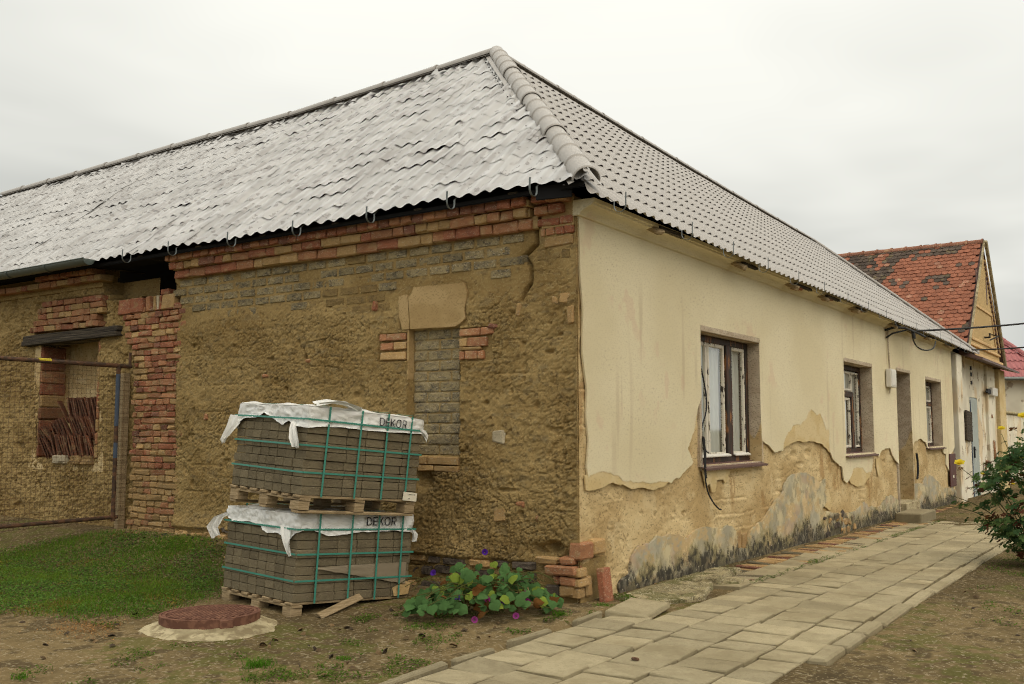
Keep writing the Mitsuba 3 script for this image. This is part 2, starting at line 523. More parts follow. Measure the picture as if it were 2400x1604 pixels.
# ---------------------------------------------------------------- ground, pavement, kerb
def axis(lo, hi, fine, far, growth=1.16):
    a = [lo]
    mid = list(np.arange(lo, hi + 1e-6, fine))
    s, x = fine, mid[-1]
    up = []
    while x < far:
        s *= growth
        x += s
        up.append(x)
    s, x = fine, lo
    dn = []
    while x > -far:
        s *= growth
        x -= s
        dn.append(x)
    return np.array(dn[::-1] + mid + up)


gx, gy = axis(-4.6, 4.2, .035, 500), axis(-4.2, 6.2, .035, 500)
X, Y = np.meshgrid(gx, gy, indexing='ij')
near = np.exp(-((X / 14) ** 2 + (Y / 14) ** 2))
Z = ground_z(X, Y) + near * (.05 * nz(X, Y, .6, 1) + .035 * nz(X, Y, 2.5, 2) + .016 * nz(X, Y, 11, 3, 3))
onpath = step(-.36, -.44, Y) * step(-2.5, -2.36, Y) * step(-4.8, -4.2, X) * step(-.9, -.7, X + .0 * Y + 2.2 * (Y > -2.1))
path = (Y < -.34) & (Y > -2.40) & (X > -4.3) & (X < 19.5) & ~((Y < -2.22) & (X < -.9))
Z = np.where(path, np.minimum(Z, ground_z(X, Y) - .030), Z)
strip_b = (Y >= -.42) & (Y < -.02) & (X > 1.8) & (X < 18)
strip_b |= (Y >= -.84) & (Y < -.30) & (X > 1.7) & (X < 18)
Z = np.where(strip_b, np.minimum(Z, ground_z(X, Y) - .022), Z)
rut = ((X + .2) + .55 * (Y + 3.3) ** 2)
Z -= .02 * np.exp(-((rut - 2.3) / .12) ** 2) * (Y < -2.6) + .015 * np.exp(-((rut - 2.9) / .1) ** 2) * (Y < -2.6)
add('ground', (np.stack([X, Y, Z], -1).reshape(-1, 3), grid(len(gx), len(gy))), 'soil', True, kind='structure')

rg = np.random.default_rng(11)
# pavement slabs, five rows along the house
rows = [(-.44, -.80), (-.81, -1.17), (-1.18, -1.55), (-1.56, -1.94), (-1.95, -2.235)]
scene_pav = 'pavement'
add('pavement', bx(-4.3, 19.5, -2.245, -.43, -.16, -.145), 'soil', kind='structure')
slabs, far_slabs, far_uv = [], [], []
for r, (ya, yb) in enumerate(rows):
    x = -3.9 + [.0, .17, .05, .20, .10][r] + (0 if r else .9)
    while x < 19.2:
        ln = .312 + rg.uniform(-.010, .010)
        if (r == 0 and -.30 < x < 1.55) or (r == 1 and .2 < x < .9 and False):
            x += ln
            continue
        th = .05
        g = .007 + rg.uniform(-.004, .005)
        m = cbox(ln - g, (ya - yb) - .010, th, .006, .0024, rg)
        Rm = rot([1, 0, 0], rg.normal(0, 1.0)) @ rot([0, 1, 0], rg.normal(0, 1.1)) @ rot([0, 0, 1], rg.normal(0, .5))
        cx, cy = x + ln / 2, (ya + yb) / 2
        m = at(m, (cx, cy, float(ground_z(cx, cy)) - th / 2 + rg.normal(0, .0035) + .004), Rm)
        pal, br = 6, rg.uniform(.80, 1.08)
        if cx < 13.6:
            piece('pavement__slab', m, pal, br)
        else:
            far_slabs.append(m)
            far_uv.append(fill(m[0], *U(pal, br)))
        x += ln
if far_slabs:
    add('pavement__slab_field', join(far_slabs), 'piece', False, uv=np.vstack(far_uv), kind='stuff')
# a slab tipped up at the corner of the house
piece('pavement__slab', at(cbox(.55, .36, .05, .008, .004, rg), (.02, -.56, .012), rot([1, 0, 0], 2.2) @ rot([0, 1, 0], -3.2) @ rot([0, 0, 1], 4)), 6, 1.0)

# kerb stones on the street side
x = -.93
kn = 0
while x < 19:
    ln = .50 + rg.uniform(-.02, .03) if x < .4 else .98
    z = float(ground_z(x + ln / 2, -1)) + .012
    m = at(cbox(ln - .015, .125, .22, .016, .003, rg), (x + ln / 2, -2.312 - .012 * kn ** .5, z - .10), rot([0, 0, 1], rg.normal(0, .6)) @ rot([1, 0, 0], rg.normal(0, 1.0)))
    k = piece('kerb', m, 6, rg.uniform(.86, .98))
    labels[k] = {'kind': 'structure'}
    x += ln
    kn += 1
# thin edging stones on the yard side
for x0, x1, dy in ((-3.55, -2.35, -.02), (-2.28, -1.85, .0), (-1.62, -1.12, .01), (-.72, -.30, .02)):
    m = at(cbox(x1 - x0, .055, .2, .012, .004, rg), ((x0 + x1) / 2, -.40 + dy, -.072), rot([0, 0, 1], rg.normal(0, 1.2)))
    k = piece('edging_stone', m, 6, rg.uniform(.72, .85))
    labels[k] = {'kind': 'structure'}

# strip of bricks between the pavement and the wall
k0 = add('brick_gutter', bx(1.75, 18.0, -.83, -.03, -.5, -.32), 'soil', kind='structure')
far_b, far_bu = [], []
for r, (ya, yb) in enumerate(((-.13, -.42), (-.44, -.74))):
    x = 2.9 + .1 * r if r == 0 else 1.95
    while x < 18:
        w = .118 + rg.uniform(-.006, .008)
        if rg.random() < (.05 if x > 3 else .2) or 10.1 < x < 12.3 and r == 1 and False:
            x += w
            continue
        cx, cy = x + w / 2, (ya + yb) / 2 + rg.normal(0, .008)
        m = at(cbox(w - .014, .285, .07, .009, .003, rg), (cx, cy, float(ground_z(cx, cy)) - .036 + rg.normal(0, .006)), rot([0, 0, 1], rg.normal(0, 2)) @ rot([1, 0, 0], rg.normal(0, 1.6)) @ rot([0, 1, 0], rg.normal(0, 2.5)))
        pal, br = rg.choice([2, 2, 2, 11, 5]), rg.uniform(.62, .95)
        if x < 12.5:
            piece('brick_gutter__brick', m, pal, br)
        else:
            far_b.append(m)
            far_bu.append(fill(m[0], *U(pal, br)))
        x += w
add('brick_gutter__brick_field', join(far_b), 'piece', False, uv=np.vstack(far_bu), kind='stuff')
# broken concrete and sand between the pavement and the wall near the corner
def blob(pts, h, seed, zoff=0.0, n=64, rough=.022):
    pg = Polygon(ragged(pts + [pts[0]], .04, .02, 8, seed))
    if not pg.is_valid:
        pg = pg.buffer(0)
    x0, y0, x1, y1 = pg.bounds
    ax_, ay_ = np.linspace(x0 - .05, x1 + .05, n * 2), np.linspace(y0 - .05, y1 + .05, n)
    A, B = np.meshgrid(ax_, ay_, indexing='ij')
    import shapely
    d = shapely.distance(shapely.points(A, B), pg.exterior) * np.where(shapely.contains_xy(pg, A, B), 1, -1)
    hz = h * step(-.004, .012, d) + rough * nz(A, B, 9, seed) * (d > 0) + h * .5 * ((A - pg.centroid.x) * math.sin(seed) + (B - pg.centroid.y) * math.cos(seed * 3)) / .3 * (d > 0) - .014 * np.exp(-(nz(A, B, 3, seed + 5, 2) / .018) ** 2) - .05 * (d < -.01)
    return np.stack([A, B, ground_z(A, B) + hz + zoff], -1).reshape(-1, 3), grid(n * 2, n)


for i, (pts, h) in enumerate((([(.45, -.10), (1.6, -.10), (1.75, -.50), (1.0, -.72), (.35, -.46)], .018), ([(1.55, -.12), (2.5, -.10), (2.6, -.36), (1.75, -.55)], .045),
                              ([(1.72, -.56), (2.05, -.50), (2.35, -.62), (1.9, -.74)], .03), ([(2.5, -.08), (2.95, -.08), (2.9, -.36), (2.6, -.34)], .035))):
    k = add('broken_concrete', blob(pts, h, 40 + i), 'gravel_concrete', 20, kind='structure')

# ---------------------------------------------------------------- the old house
H = thing('old_house', 'long old house with grey metal roof, bare clay yard wall and peeling cream street wall', 'house')
rw = np.random.default_rng(5)


def holder(base, mesh, bsdf, **k):
    return add(base, mesh, bsdf, **k)


def wallbrick(base, y, z, ln, h, front, pal, br, d=.12, jit=.0028, ch=.006, tilt=.6, rng=rw):
    """a brick of the yard wall: centre (y, z), its face at x = front"""
    m = cbox(d, ln, h, ch, jit, rng)
    m = at(m, (front + d / 2, y, z), rot([1, 0, 0], rng.normal(0, tilt)))
    return piece(base, m, pal, br)


# --- yard wall of clay
CRACK = np.array([(.43, 3.66), (.46, 3.47), (.44, 3.34), (.43, 3.20), (.58, 3.11), (.50, 3.0), (.505, 2.85), (.57, 2.78), (.60, 2.70)])


def dline(a, b, pts):
    d = np.full(a.shape, 9.0)
    for p, q in zip(pts[:-1], pts[1:]):
        e = q - p
        t = np.clip(((a - p[0]) * e[0] + (b - p[1]) * e[1]) / (e @ e), 0, 1)
        d = np.minimum(d, np.hypot(a - p[0] - t * e[0], b - p[1] - t * e[1]))
    return d


def inrect(a, b, y0, y1, z0, z1):
    return (a > y0) & (a < y1) & (b > z0) & (b < z1)


def billow(a, b, f, seed, o=3):
    """rounded lumps parted by creases"""
    t = 0
    for k in range(o):
        w = mnoise(np.stack([a * f * 2**k + 11 * k, b * f * 2**k, np.zeros_like(a) + seed * 1.7 + k], -1), seed + k)
        t = t + np.minimum(1, np.abs(2 * w - 1) * 1.8) * .55 ** k
    return t / sum(.55 ** k for k in range(o))


def mud_relief(a, b, seed):
    wa = a + .07 * nz(a, b, 4, seed + 1) + .02 * nz(a, b, 17, seed + 12)
    wb = b + .07 * nz(a, b, 4, seed + 2) + .02 * nz(a, b, 17, seed + 13)
    sa, sb = wa + .45 * wb, wb                       # lumps drawn out aslant, as thrown on by hand
    m = step(-.12, .14, nz(a, b, 1.3, seed + 3))
    ca = sa + .055 * nz(a, b, 8, seed + 15) + .016 * nz(a, b, 30, seed + 18)
    cb = sb + .055 * nz(a, b, 8, seed + 16) + .016 * nz(a, b, 30, seed + 19)
    f1, f2, c = cells(ca, cb, .055, seed)
    g1, g2, e = cells(ca, cb, .034, seed + 7)
    h1, h2, k = cells(wa, wb, .20, seed + 9, 1.4)
    big = step(-.06, .10, nz(a, b, 2.1, seed + 4))
    d = .009 * (.5 - f1 ** 2) * (.35 + .8 * m) + .006 * (.4 - g1 ** 2) + .009 * (c - .5) + .008 * (k - .5)
    d += .010 * (billow(sa, sb * .8, 7, seed + 20, 2) - .6)
    d -= .017 * np.exp(-((f2 - f1) / .07) ** 2) * (.25 + .75 * big) * (.4 + c)
    d -= .008 * np.exp(-((g2 - g1) / .09) ** 2) * e
    d -= .022 * np.exp(-((h2 - h1) / .030) ** 2) * step(.0, .12, nz(a, b, 1.3, seed + 5))
    d -= .024 * step(.19, .27, nz(a, b, 7, seed + 17))
    d += .045 * nz(a, b, 1.1, seed + 6, 3) + .016 * nz(a, b, 6, seed + 8, 3) + .007 * nz(a, b, 45, seed + 10, 2)
    return d


ys = np.concatenate([np.arange(-.012, 5.92, .0094)])
zs = np.arange(-.1, 3.405, .0094)
A, B = np.meshgrid(ys, zs, indexing='ij')
D = mud_relief(A, B, 21)
big1, big2, bk = cells(A + .05 * nz(A, B, 4, 71), B + .05 * nz(A, B, 4, 72), .10, 73)
lower = np.maximum(step(1.3, .8, B) * step(1.7, 1.1, A), .75 * step(2.35, 1.9, B) * step(1.32, 1.1, A))
D += lower * (.014 * (billow(A + .1 * nz(A, B, 3, 74), B, 5.5, 75, 2) - .55) - .019 * np.exp(-((big2 - big1) / .045) ** 2) * step(-.14, .06, nz(A, B, 2.2, 76)) + .011 * (bk - .5))
lift = np.mod(B + .03 * nz(A, B, 1.5, 82) + .3, .31)             # faint joints between the lifts of clay
D -= .012 * np.exp(-((lift - .15) / .010) ** 2) * step(-.02, .12, nz(A, B, 1.4, 83))
D *= .55 + .45 * step(3.0, 2.5, B)
adobe = step(2.66, 2.86, B + .28 * nz(A, B, .8, 33, 2) - .06 * (A > 4.3)) * step(.42, .58, A)
D = D * (1 - .6 * adobe) - .020 * adobe
D -= .075 * np.exp(-(dline(A, B, CRACK) / .017) ** 2) + .02 * np.exp(-(dline(A, B, CRACK) / .05) ** 2)
for cy, cz, ry, rz, dp in ((.26, .47, .085, .05, .12), (.40, .44, .11, .06, .04), (.60, .74, .03, .03, .06), (3.42, 2.28, .02, .035, .07), (3.08, 2.83, .03, .02, .05), (3.72, 1.95, .03, .025, .05), (1.0, 1.75, .03, .02, .04),
                           (2.95, 1.55, .03, .03, .04), (1.75, 1.02, .12, .10, .05), (.30, 2.2, .05, .02, .04), (.17, 2.35, .03, .02, .03), (.75, .95, .10, .02, .03), (4.5, 1.6, .03, .03, .05), (1.2, 2.36, .03, .02, .03), (1.33, .48, .03, .06, .03)):
    D -= dp * np.exp(-(((A - cy) / ry) ** 2 + ((B - cz) / rz) ** 2) ** 2)
for _ in range(46):
    cy, cz, rr = rw.uniform(.2, 5.5), rw.uniform(.5, 2.6), rw.uniform(.008, .02)
    D -= .04 * np.exp(-(((A - cy) / rr) ** 2 + ((B - cz) / rr) ** 2))
NY0, NY1, NZ0, NZ1 = 1.315, 1.955, 1.25, 2.495
D = np.where(inrect(A, B, NY0 - .0, NY1 + .0, NZ0, NZ1), -.085, D)
for (y0, y1, z0, z1) in ((1.955, 2.36, 2.19, 2.475), (.93, 1.335, 2.15, 2.47), (1.30, 1.84, 1.10, 1.25)):
    D = np.where(inrect(A, B, y0, y1, z0, z1), -.030, D)
D = np.where(inrect(A, B, 1.23, 2.08, 2.495, 2.92), -.022, D)
D += .035 * step(.55, .3, B) * step(.9, 1.3, A) - .05 * step(.33, .28, B - .04 * (A > 3) - .05 * nz(A, B, 1.4, 81)) * step(.4, .6, A)   # set back above the stone plinth
D -= .05 * step(.50, .40, B) * step(.62, .4, A)
D = np.clip(D, -.16, .06)
edge = 5.66 + .10 * nz(A, B, 3, 91, 3) + .05 * nz(A, B, 12, 92) + .10 * step(3.2, 3.35, B) - .02 * step(2.4, 1.2, B)
D = np.where(A > edge, -.16, D)
D *= step(-.02, .055, A) * .93 + .07
yard = add(f'{H}__clay_wall', (np.stack([-D, A, B], -1).reshape(-1, 3), grid(len(ys), len(zs), True)), 'mud', True)


def rubble(base, y, z, ln, h, front, pal, br, seed, d=.05, n=(13, 7), bump=.010):
    """a rough clay or stone piece: a domed face with worn edges"""
    a, b = np.meshgrid(np.linspace(-.5, .5, n[0]), np.linspace(-.5, .5, n[1]), indexing='ij')
    e = np.maximum(np.abs(a), np.abs(b)) > .499
    q = np.minimum(1 - 2 * np.abs(a), (1 - 2 * np.abs(b)) * h / ln)
    dep = np.where(e, -d, bump * 2.8 * nz(a * ln + y, b * h + z, 22, seed) + bump * 1.2 * nz(a * ln + y, b * h + z, 7, seed + 4) + .006 * np.minimum(1, q * 9) - .003)
    yy = y + a * ln * (1 - .06 * (np.abs(b) > .49)) + .010 * nz(a + y, b + z, 4, seed + 1)
    zz = z + b * h + .010 * nz(a + y, b + z, 4, seed + 2)
    v = np.stack([front - dep, yy, zz], -1).reshape(-1, 3)
    f = grid(n[0], n[1], True)
    return add(base, (v, f), 'piece', False, uv=fill(v, *U(pal, br)))


sd = 0
for r in range(8):
    zc, y = 3.285 - .1065 * r, .56 + (.15 if r % 2 else 0)
    while y < 5.55:
        ln = rw.uniform(.25, .32)
        yc = y + ln / 2
        lim = 2.80 + .10 * math.sin(yc * 2.3) - .10 * (2.0 < yc < 3.4) + (.10 if yc > 4.6 else 0) + (.06 if yc < 1.2 else 0)
        sd += 1
        if zc > lim - .05 and not (1.20 < yc < 2.12 and zc < 2.97) and rw.random() > (.04 if zc > lim + .1 else .35):
            grey = mnoise(np.array([[yc * 1.1, zc * 3.2, 4.0]]), 3)[0] + .10 * (zc > 2.9) > .47
            rubble(f'{yard}__clay_brick', yc, zc, ln - .000, .1085, +.013 + rw.normal(0, .004), 3 if grey else 4, rw.uniform(.85, 1.3) if grey else rw.uniform(.85, 1.05), sd)
        y += ln
for r in range(12):                                   # the blocked-up niche
    zc, y = NZ1 - .055 - .1035 * r, NY0
    k = 0
    for ln in ((.30, .32) if r % 2 else (.15, .30, .17)):
        sd += 1
        rubble(f'{yard}__niche_brick', y + ln / 2, zc, ln + .004, .108, .077 + rw.normal(0, .0015), 3, rw.uniform(1.02, 1.22), sd, .012, (13, 7), .006)
        y += ln + .006
add(f'{yard}__niche_frame', bx(-.004, .10, 1.952, 1.972, 2.0, 2.50), 'lintel_coat')
# brick patches beside and under the niche
for (y0, y1, z, h, cut) in ((1.985, 2.345, 2.440, .066, (.26,)), (1.985, 2.335, 2.345, .072, (.17,)), (1.985, 2.335, 2.245, .072, ()),
                            (.90, 1.32, 2.432, .070, (.16,)), (.985, 1.32, 2.335, .082, (.235,)), (1.02, 1.32, 2.212, .080, (.08, .235)), (1.05, 1.32, 2.275, .024, ()),
                            (1.32, 1.82, 1.206, .072, (.385,)), (1.32, 1.82, 1.128, .055, (.30,))):
    e = [y0] + [y0 + c for c in cut] + [y1]
    for a_, b_ in zip(e[:-1], e[1:]):
        wallbrick(f'{yard}__brick', (a_ + b_) / 2, z, b_ - a_ - .012, h, -.008, rw.choice([1, 1, 1, 2]) if z > 2 else 2, rw.uniform(.95, 1.2), .05)
for (y, z, ln, h, t, pal) in ((.915, 2.468, .10, .05, 18, 11), (2.41, 2.775, .05, .09, -14, 0), (3.37, 2.245, .08, .045, 3, 1), (4.05, 2.10, .09, .04, 0, 1), (4.35, 1.33, .05, .06, 20, 1), (.85, 1.435, .13, .12, 5, 10), (.60, .83, .10, .05, -8, 1), (.83, .72, .13, .12, 25, 2), (.42, .70, .03, .06, 40, 1), (5.05, 1.65, .05, .07, 15, 1), (.13, 2.68, .10, .10, 10, 2), (.22, 2.66, .07, .06, 40, 2), (.62, 2.60, .05, .12, 8, 2), (.06, 2.52, .06, .16, 4, 2)):
    wallbrick(f'{yard}__brick', y, z, ln, h, -.022, pal, rw.uniform(.9, 1.1), .05, .006, .012, 8)
# render patch over the niche
for pts, t in (([(1.884, 2.924), (1.251, 2.915), (1.211, 2.816), (1.249, 2.641), (1.233, 2.564), (1.288, 2.529), (1.359, 2.495), (1.922, 2.504), (1.955, 2.824), (1.915, 2.847), (1.884, 2.924)], .030),
               ([(2.082, 2.847), (1.972, 2.858), (1.936, 2.504), (2.034, 2.504), (2.079, 2.646), (2.082, 2.847)], .027)):
    pg = Polygon(ragged(pts, .015, .008, 14, 3))
    add(f'{yard}__render_patch', extrude(pg.buffer(0), t, lambda a, b, c: (.016 - c, a, b)), 'lintel_coat')

# --- brick cornice of the yard wall
corn = add(f'{H}__yard_cornice', join([bx(-.020, .25, .40, 5.68, 3.345, 3.46), bx(-.065, .25, .46, 5.70, 3.45, 3.53), bx(-.115, .25, .44, 5.69, 3.54, 3.60), bx(-.02, .25, .02, .36, 3.33, 3.60)]), 'lintel_coat')


def course(base, y0, y1, z0, z1, front, lens, pals, brs, rise=0.0, d=.2, gap=.010, rng=rw):
    y = y0
    while y < y1 - .03:
        ln = min(lens[rng.integers(len(lens))], y1 - y)
        yc = y + ln / 2
        dz = rise * (yc - y0)
        m = at(cbox(d, ln - gap, z1 - z0 - .005, .007, .0035, rng), (front + d / 2 + rng.normal(0, .004), yc, (z0 + z1) / 2 + dz + rng.normal(0, .0025)), rot([1, 0, 0], rng.normal(0, .9)))
        piece(base, m, pals[rng.integers(len(pals))], rng.uniform(*brs))
        y += ln


course(f'{corn}__brick', .46, 5.71, 3.535, 3.634, -.168, [.148], [0, 0, 1, 11], (.85, 1.15), .002)
course(f'{corn}__brick', .47, 5.735, 3.442, 3.533, -.110, [.148, .148, .29], [0, 0, 1, 11, 2], (.8, 1.1), .001)
course(f'{corn}__brick', .45, 5.68, 3.338, 3.440, -.056, [.148, .29, .29], [0, 1, 1, 2, 2], (.9, 1.15), .001)
course(f'{corn}__brick', .03, .40, 3.545, 3.630, -.15, [.15, .22], [0, 1], (.85, 1.2))
course(f'{corn}__brick', .10, .42, 3.445, 3.530, -.09, [.15, .11], [0, 0, 1], (.8, 1.0))
course(f'{corn}__brick', .02, .40, 3.350, 3.420, -.035, [.29, .14], [0, 1], (.85, 1.1))
course(f'{corn}__brick', .02, .38, 3.262, 3.335, -.022, [.14, .10], [0, 1, 1], (.9, 1.1))
course(f'{corn}__brick', .03, .33, 3.16, 3.25, -.012, [.30], [2], (.8, .9))
course(f'{yard}__brick', .06, .42, 3.04, 3.13, -.010, [.16, .1], [4, 4], (.8, .95))

# --- corner foot: bricks and dark plinth stones
foot = add(f'{H}__corner_foot', bx(.03, .5, .02, .5, -.25, .36), 'mud')
for (y0, y1, z0, z1, fr, pal, br) in ((.02, .175, .325, .395, -.055, 1, 1.0), (.00, .31, .235, .318, -.075, 1, .95), (.01, .17, .150, .228, -.06, 1, 1.0), (.18, .235, .15, .225, -.04, 0, .9), (.03, .175, .055, .140, -.05, 2, .8), (.20, .42, .32, .385, -.05, 2, .85), (.185, .34, .05, .14, -.02, 7, 1.2)):
    wallbrick(f'{foot}__brick', (y0 + y1) / 2, (z0 + z1) / 2, y1 - y0, z1 - z0, fr, pal, br, .16, .005, .014, 1.6)
for (x0, x1, z0, z1, fr, pal, br) in ((-.03, .17, .375, .52, -.055, 1, .95), (.175, .42, .40, .53, -.045, 2, 1.05), (-.05, .10, .23, .31, -.04, 2, .95), (.11, .2, .04, .22, -.025, 2, .9), (-.04, .12, .14, .222, -.035, 2, 1.0), (-.03, .09, .05, .135, -.02, 2, .85), (.43, .52, .02, .24, -.02, 2, .8)):
    m = at(cbox(x1 - x0, .14, z1 - z0, .014, .005, rw), ((x0 + x1) / 2, fr + .07, (z0 + z1) / 2), rot([0, 1, 0], rw.normal(0, 1.5)))
    piece(f'{foot}__brick', m, pal, br)
pl = add(f'{H}__stone_plinth', bx(.06, .3, .42, 5.7, -.3, .34), 'clay')
for r, (z0, z1) in enumerate(((.22, .315), (.10, .22), (-.04, .10))):
    y = .44
    while y < 5.6:
        ln = rw.uniform(.13, .36)
        sd += 1
        dz = .12 * step(3.0, 4.5, np.array(y)) + .02 * rw.normal()
        rubble(f'{pl}__stone', y + ln / 2, (z0 + z1) / 2 + float(dz), ln - .012, z1 - z0 - .006, -.005 + rw.normal(0, .012), 7 if rw.random() < .75 else 2, rw.uniform(.9, 1.5) if r else rw.uniform(.9, 1.6), sd, .07, (8, 5), .02)
        y += ln

# --- brick pier at the end of the clay wall
pier = add(f'{H}__brick_pier', bx(.05, .55, 5.60, 6.50, -.1, 3.0), 'lintel_coat')
for r in range(37):
    z0 = .16 + .0785 * r
    lean = 6.52 + .05 * rw.normal() * .3 + .30 * float(step(2.2, 2.95, np.array(z0)))
    y = 5.50 + rw.uniform(0, .14)
    kind_h = r % 2
    while y < lean - .02:
        ln = (.148 if (kind_h or rw.random() < .45) else .29) + rw.uniform(-.012, .012)
        if y + ln > lean + .06:
            ln = max(.08, lean - y)
        lo = z0 < .95
        pal = rw.choice([2, 2, 2, 1]) if lo else rw.choice([0, 0, 0, 1, 1, 1, 2, 11])
        wallbrick(f'{pier}__brick', y + ln / 2, z0 + .037 + rw.normal(0, .003), ln - .016, .063 + rw.normal(0, .003), .012 + rw.normal(0, .006), pal, rw.uniform(.70, .95) if lo else rw.uniform(.75, 1.15), .14, .0045, .008, 1.2)
        y += ln
for (y0, y1, pal) in ((6.66, 6.92, 0), (6.38, 6.645, 0), (6.22, 6.33, 1), (6.12, 6.18, 2), (6.06, 6.11, 10), (6.02, 6.055, 0), (5.74, 6.0, 2)):
    wallbrick(f'{pier}__brick', (y0 + y1) / 2, 3.085, y1 - y0 - .01, .185, .0, pal, rw.uniform(.9, 1.1), .14, .004, .01)
wallbrick(f'{pier}__brick', 6.05, 3.23, .16, .07, .08, 0, .9, .14)

# --- clay wall with the window opening left of the pier
ys = np.concatenate([np.arange(6.50, 7.33, .0155), np.linspace(7.33, 8.80, 80), np.arange(8.815, 14.0, .03)])
zs = np.concatenate([np.arange(0., 1.12, .016), np.linspace(1.12, 2.70, 100), np.arange(2.716, 3.5, .016)])
A, B = np.meshgrid(ys, zs, indexing='ij')
D = 1.6 * mud_relief(A, B, 121) - .02
f1, f2, c = cells(A, B, .11, 131, 1.6)
D += .012 * (c - .5) - .016 * np.exp(-((f2 - f1) / .06) ** 2) * step(-.1, .1, nz(A, B, 2, 133))
D -= .03 * step(6.95, 6.6, A) + .06 * np.exp(-((A - 7.0) / .10) ** 2) * (B < 2.2) * (B > 1.2)
D = np.where((A < 7.32) & (B > 3.22 - .12 * nz(A, B, 4, 7)), -.3, D)
D = np.where(inrect(A, B, 7.22, 8.95, 2.84, 3.30), -.06, D)
D = np.clip(D, -.3, .07)
f = grid(len(ys), len(zs), True)
keep = ~inrect(A, B, 7.329, 8.801, 1.119, 2.701)
kf = np.all(keep.ravel()[f] | (np.stack([A.ravel()[f] < 7.3301, A.ravel()[f] > 8.7999, B.ravel()[f] < 1.1201, B.ravel()[f] > 2.6999], 0).any(0)), axis=1)
mid = np.stack([A.ravel()[f].mean(1), B.ravel()[f].mean(1)], 1)
kf = ~inrect(mid[:, 0], mid[:, 1], 7.33, 8.80, 1.12, 2.70)
yard2 = add(f'{H}__yard_wall', (np.stack([.03 - D, A, B], -1).reshape(-1, 3), f[kf]), 'mud', True)
for r in range(5):
    z0 = 2.865 + .0855 * r
    y0, y1 = [7.30, 7.36, 7.22, 7.25, 7.27][r], [8.98, 8.92, 8.80, 8.82, 8.72][r]
    course(f'{yard2}__brick', y0, y1, z0, z0 + .078, -.02, [.15, .15, .29], [0, 0, 1, 1, 2], (.75, 1.05), 0.002, .14, .014)
cor2 = add(f'{H}__left_cornice', join([bx(.03, .25, 7.32, 14, 3.40, 3.56), bx(.05, .3, 7.35, 15.9, 3.55, 3.65)]), 'mud')
course(f'{cor2}__brick', 7.18, 11.5, 3.462, 3.545, -.10, [.15, .15, .29], [0, 1, 1, 2], (.75, 1.0))
course(f'{cor2}__brick', 7.30, 8.70, 3.555, 3.635, -.15, [.15], [0, 0, 1], (.8, 1.05))
# timber lintel: two planks
lin = f'{H}__window_lintel'
for z0, z1, fr in ((2.702, 2.760, -.045), (2.764, 2.835, -.030)):
    add(f'{lin}__plank' if lin in count else lin, at(cbox(.30, 2.28, z1 - z0, .008, .004, rw), (fr + .15, 8.0, (z0 + z1) / 2), rot([1, 0, 0], -.6)), 'beam')
# window recess: jambs, back wall, worn sill
rec = add(f'{H}__window_recess', join([bx(.06, .5, 7.21, 7.325, 1.0, 2.70), bx(.06, .5, 8.805, 8.95, 1.0, 2.70), bx(.5, .6, 7.2, 9.0, .9, 3.0), bx(.06, .6, 7.2, 9.0, .95, 1.09)]), 'clay')
for r in range(9):
    z0 = 1.13 + .172 * r
    piece(f'{rec}__brick', at(cbox(.36, .05, .160, .014, .005, rw), (.24, 8.785, z0 + .083)), [0, 1, 0, 1, 2, 0, 1, 0, 0][r], rw.uniform(.55, .85))
    piece(f'{rec}__brick', at(cbox(.14, .05, .160, .014, .006, rw), (.10, 7.345, z0 + .083)), [2, 1, 2, 1, 0, 1, 2, 2, 1][r], rw.uniform(.8, 1.0))
for (y, ln) in ((8.15, .38), (7.75, .3), (7.5, .25)):
    sd += 1
    rubble(f'{rec}__stone', y, 1.10, ln, .16, .0, 10 if y > 8 else 2, rw.uniform(.55, .8), sd, .12, (9, 6), .03)
# dark loft behind the broken cornice and closing walls of the house
add(f'{H}__inner_wall', join([bx(.62, .75, 5.2, 15.9, -.2, 2.75), bx(.50, .60, 5.68, 7.2, 1.4, 2.6), bx(-.02, 6.2, 15.9, 16.1, -.3, 3.7), bx(6.0, 6.2, 6.2, 15.9, -.3, 3.7), bx(6.2, 18.2, 6.0, 6.2, -.5, 3.6), bx(18.0, 18.2, .3, 6.0, -.5, 3.6), bx(.75, 6, 5.5, 15.9, 2.35, 2.45), bx(.5, 18, .95, 6, 2.75, 2.85)]), 'mud')
# --- street wall
OPEN = [(2.70, 4.58, 1.11, 2.612), (8.47, 10.28, 1.11, 2.61), (12.12, 13.36, -.30, 2.646), (14.86, 16.62, 1.13, 2.60)]
XE = 18.05
xs = [-.012]
while xs[-1] < XE:
    xs.append(xs[-1] + .0135 + .0022 * max(0, xs[-1]))
xs = np.array([x for x in xs if x < XE] + [XE])
for o in OPEN:
    for e in o[:2]:
        xs[np.argmin(abs(xs - e))] = e
zs = np.concatenate([np.arange(-.40, 1.9, .0135), np.arange(1.9, 3.46, .05)])
for o in OPEN:
    for e in o[2:]:
        zs[np.argmin(abs(zs - e))] = e
A, B = np.meshgrid(xs, zs, indexing='ij')
f1, f2, c = cells(A + .06 * nz(A, B, 4, 3), B + .06 * nz(A, B, 4, 4), .085, 201, 1.3)
g1, g2, e = cells(A, B, .30, 202, 1.5)
D = .030 * nz(A, B, 1.3, 5, 3) + .022 * nz(A, B, 5, 6, 4) + .010 * nz(A, B, 28, 7, 3) + .007 * (e - .5)
rough_ = step(-.05, .12, nz(A, B, 1.7, 8))
D += rough_ * (.012 * (billow(A, B * 1.3, 9, 203) - .6) - .010 * np.exp(-((f2 - f1) / .06) ** 2))
D -= .014 * np.exp(-((g2 - g1) / .03) ** 2) * step(-.02, .1, nz(A, B, .9, 9)) + .010 * step(.14, .22, nz(A, B, 9, 12)) - .006 * nz(A, B, 45, 13, 2)
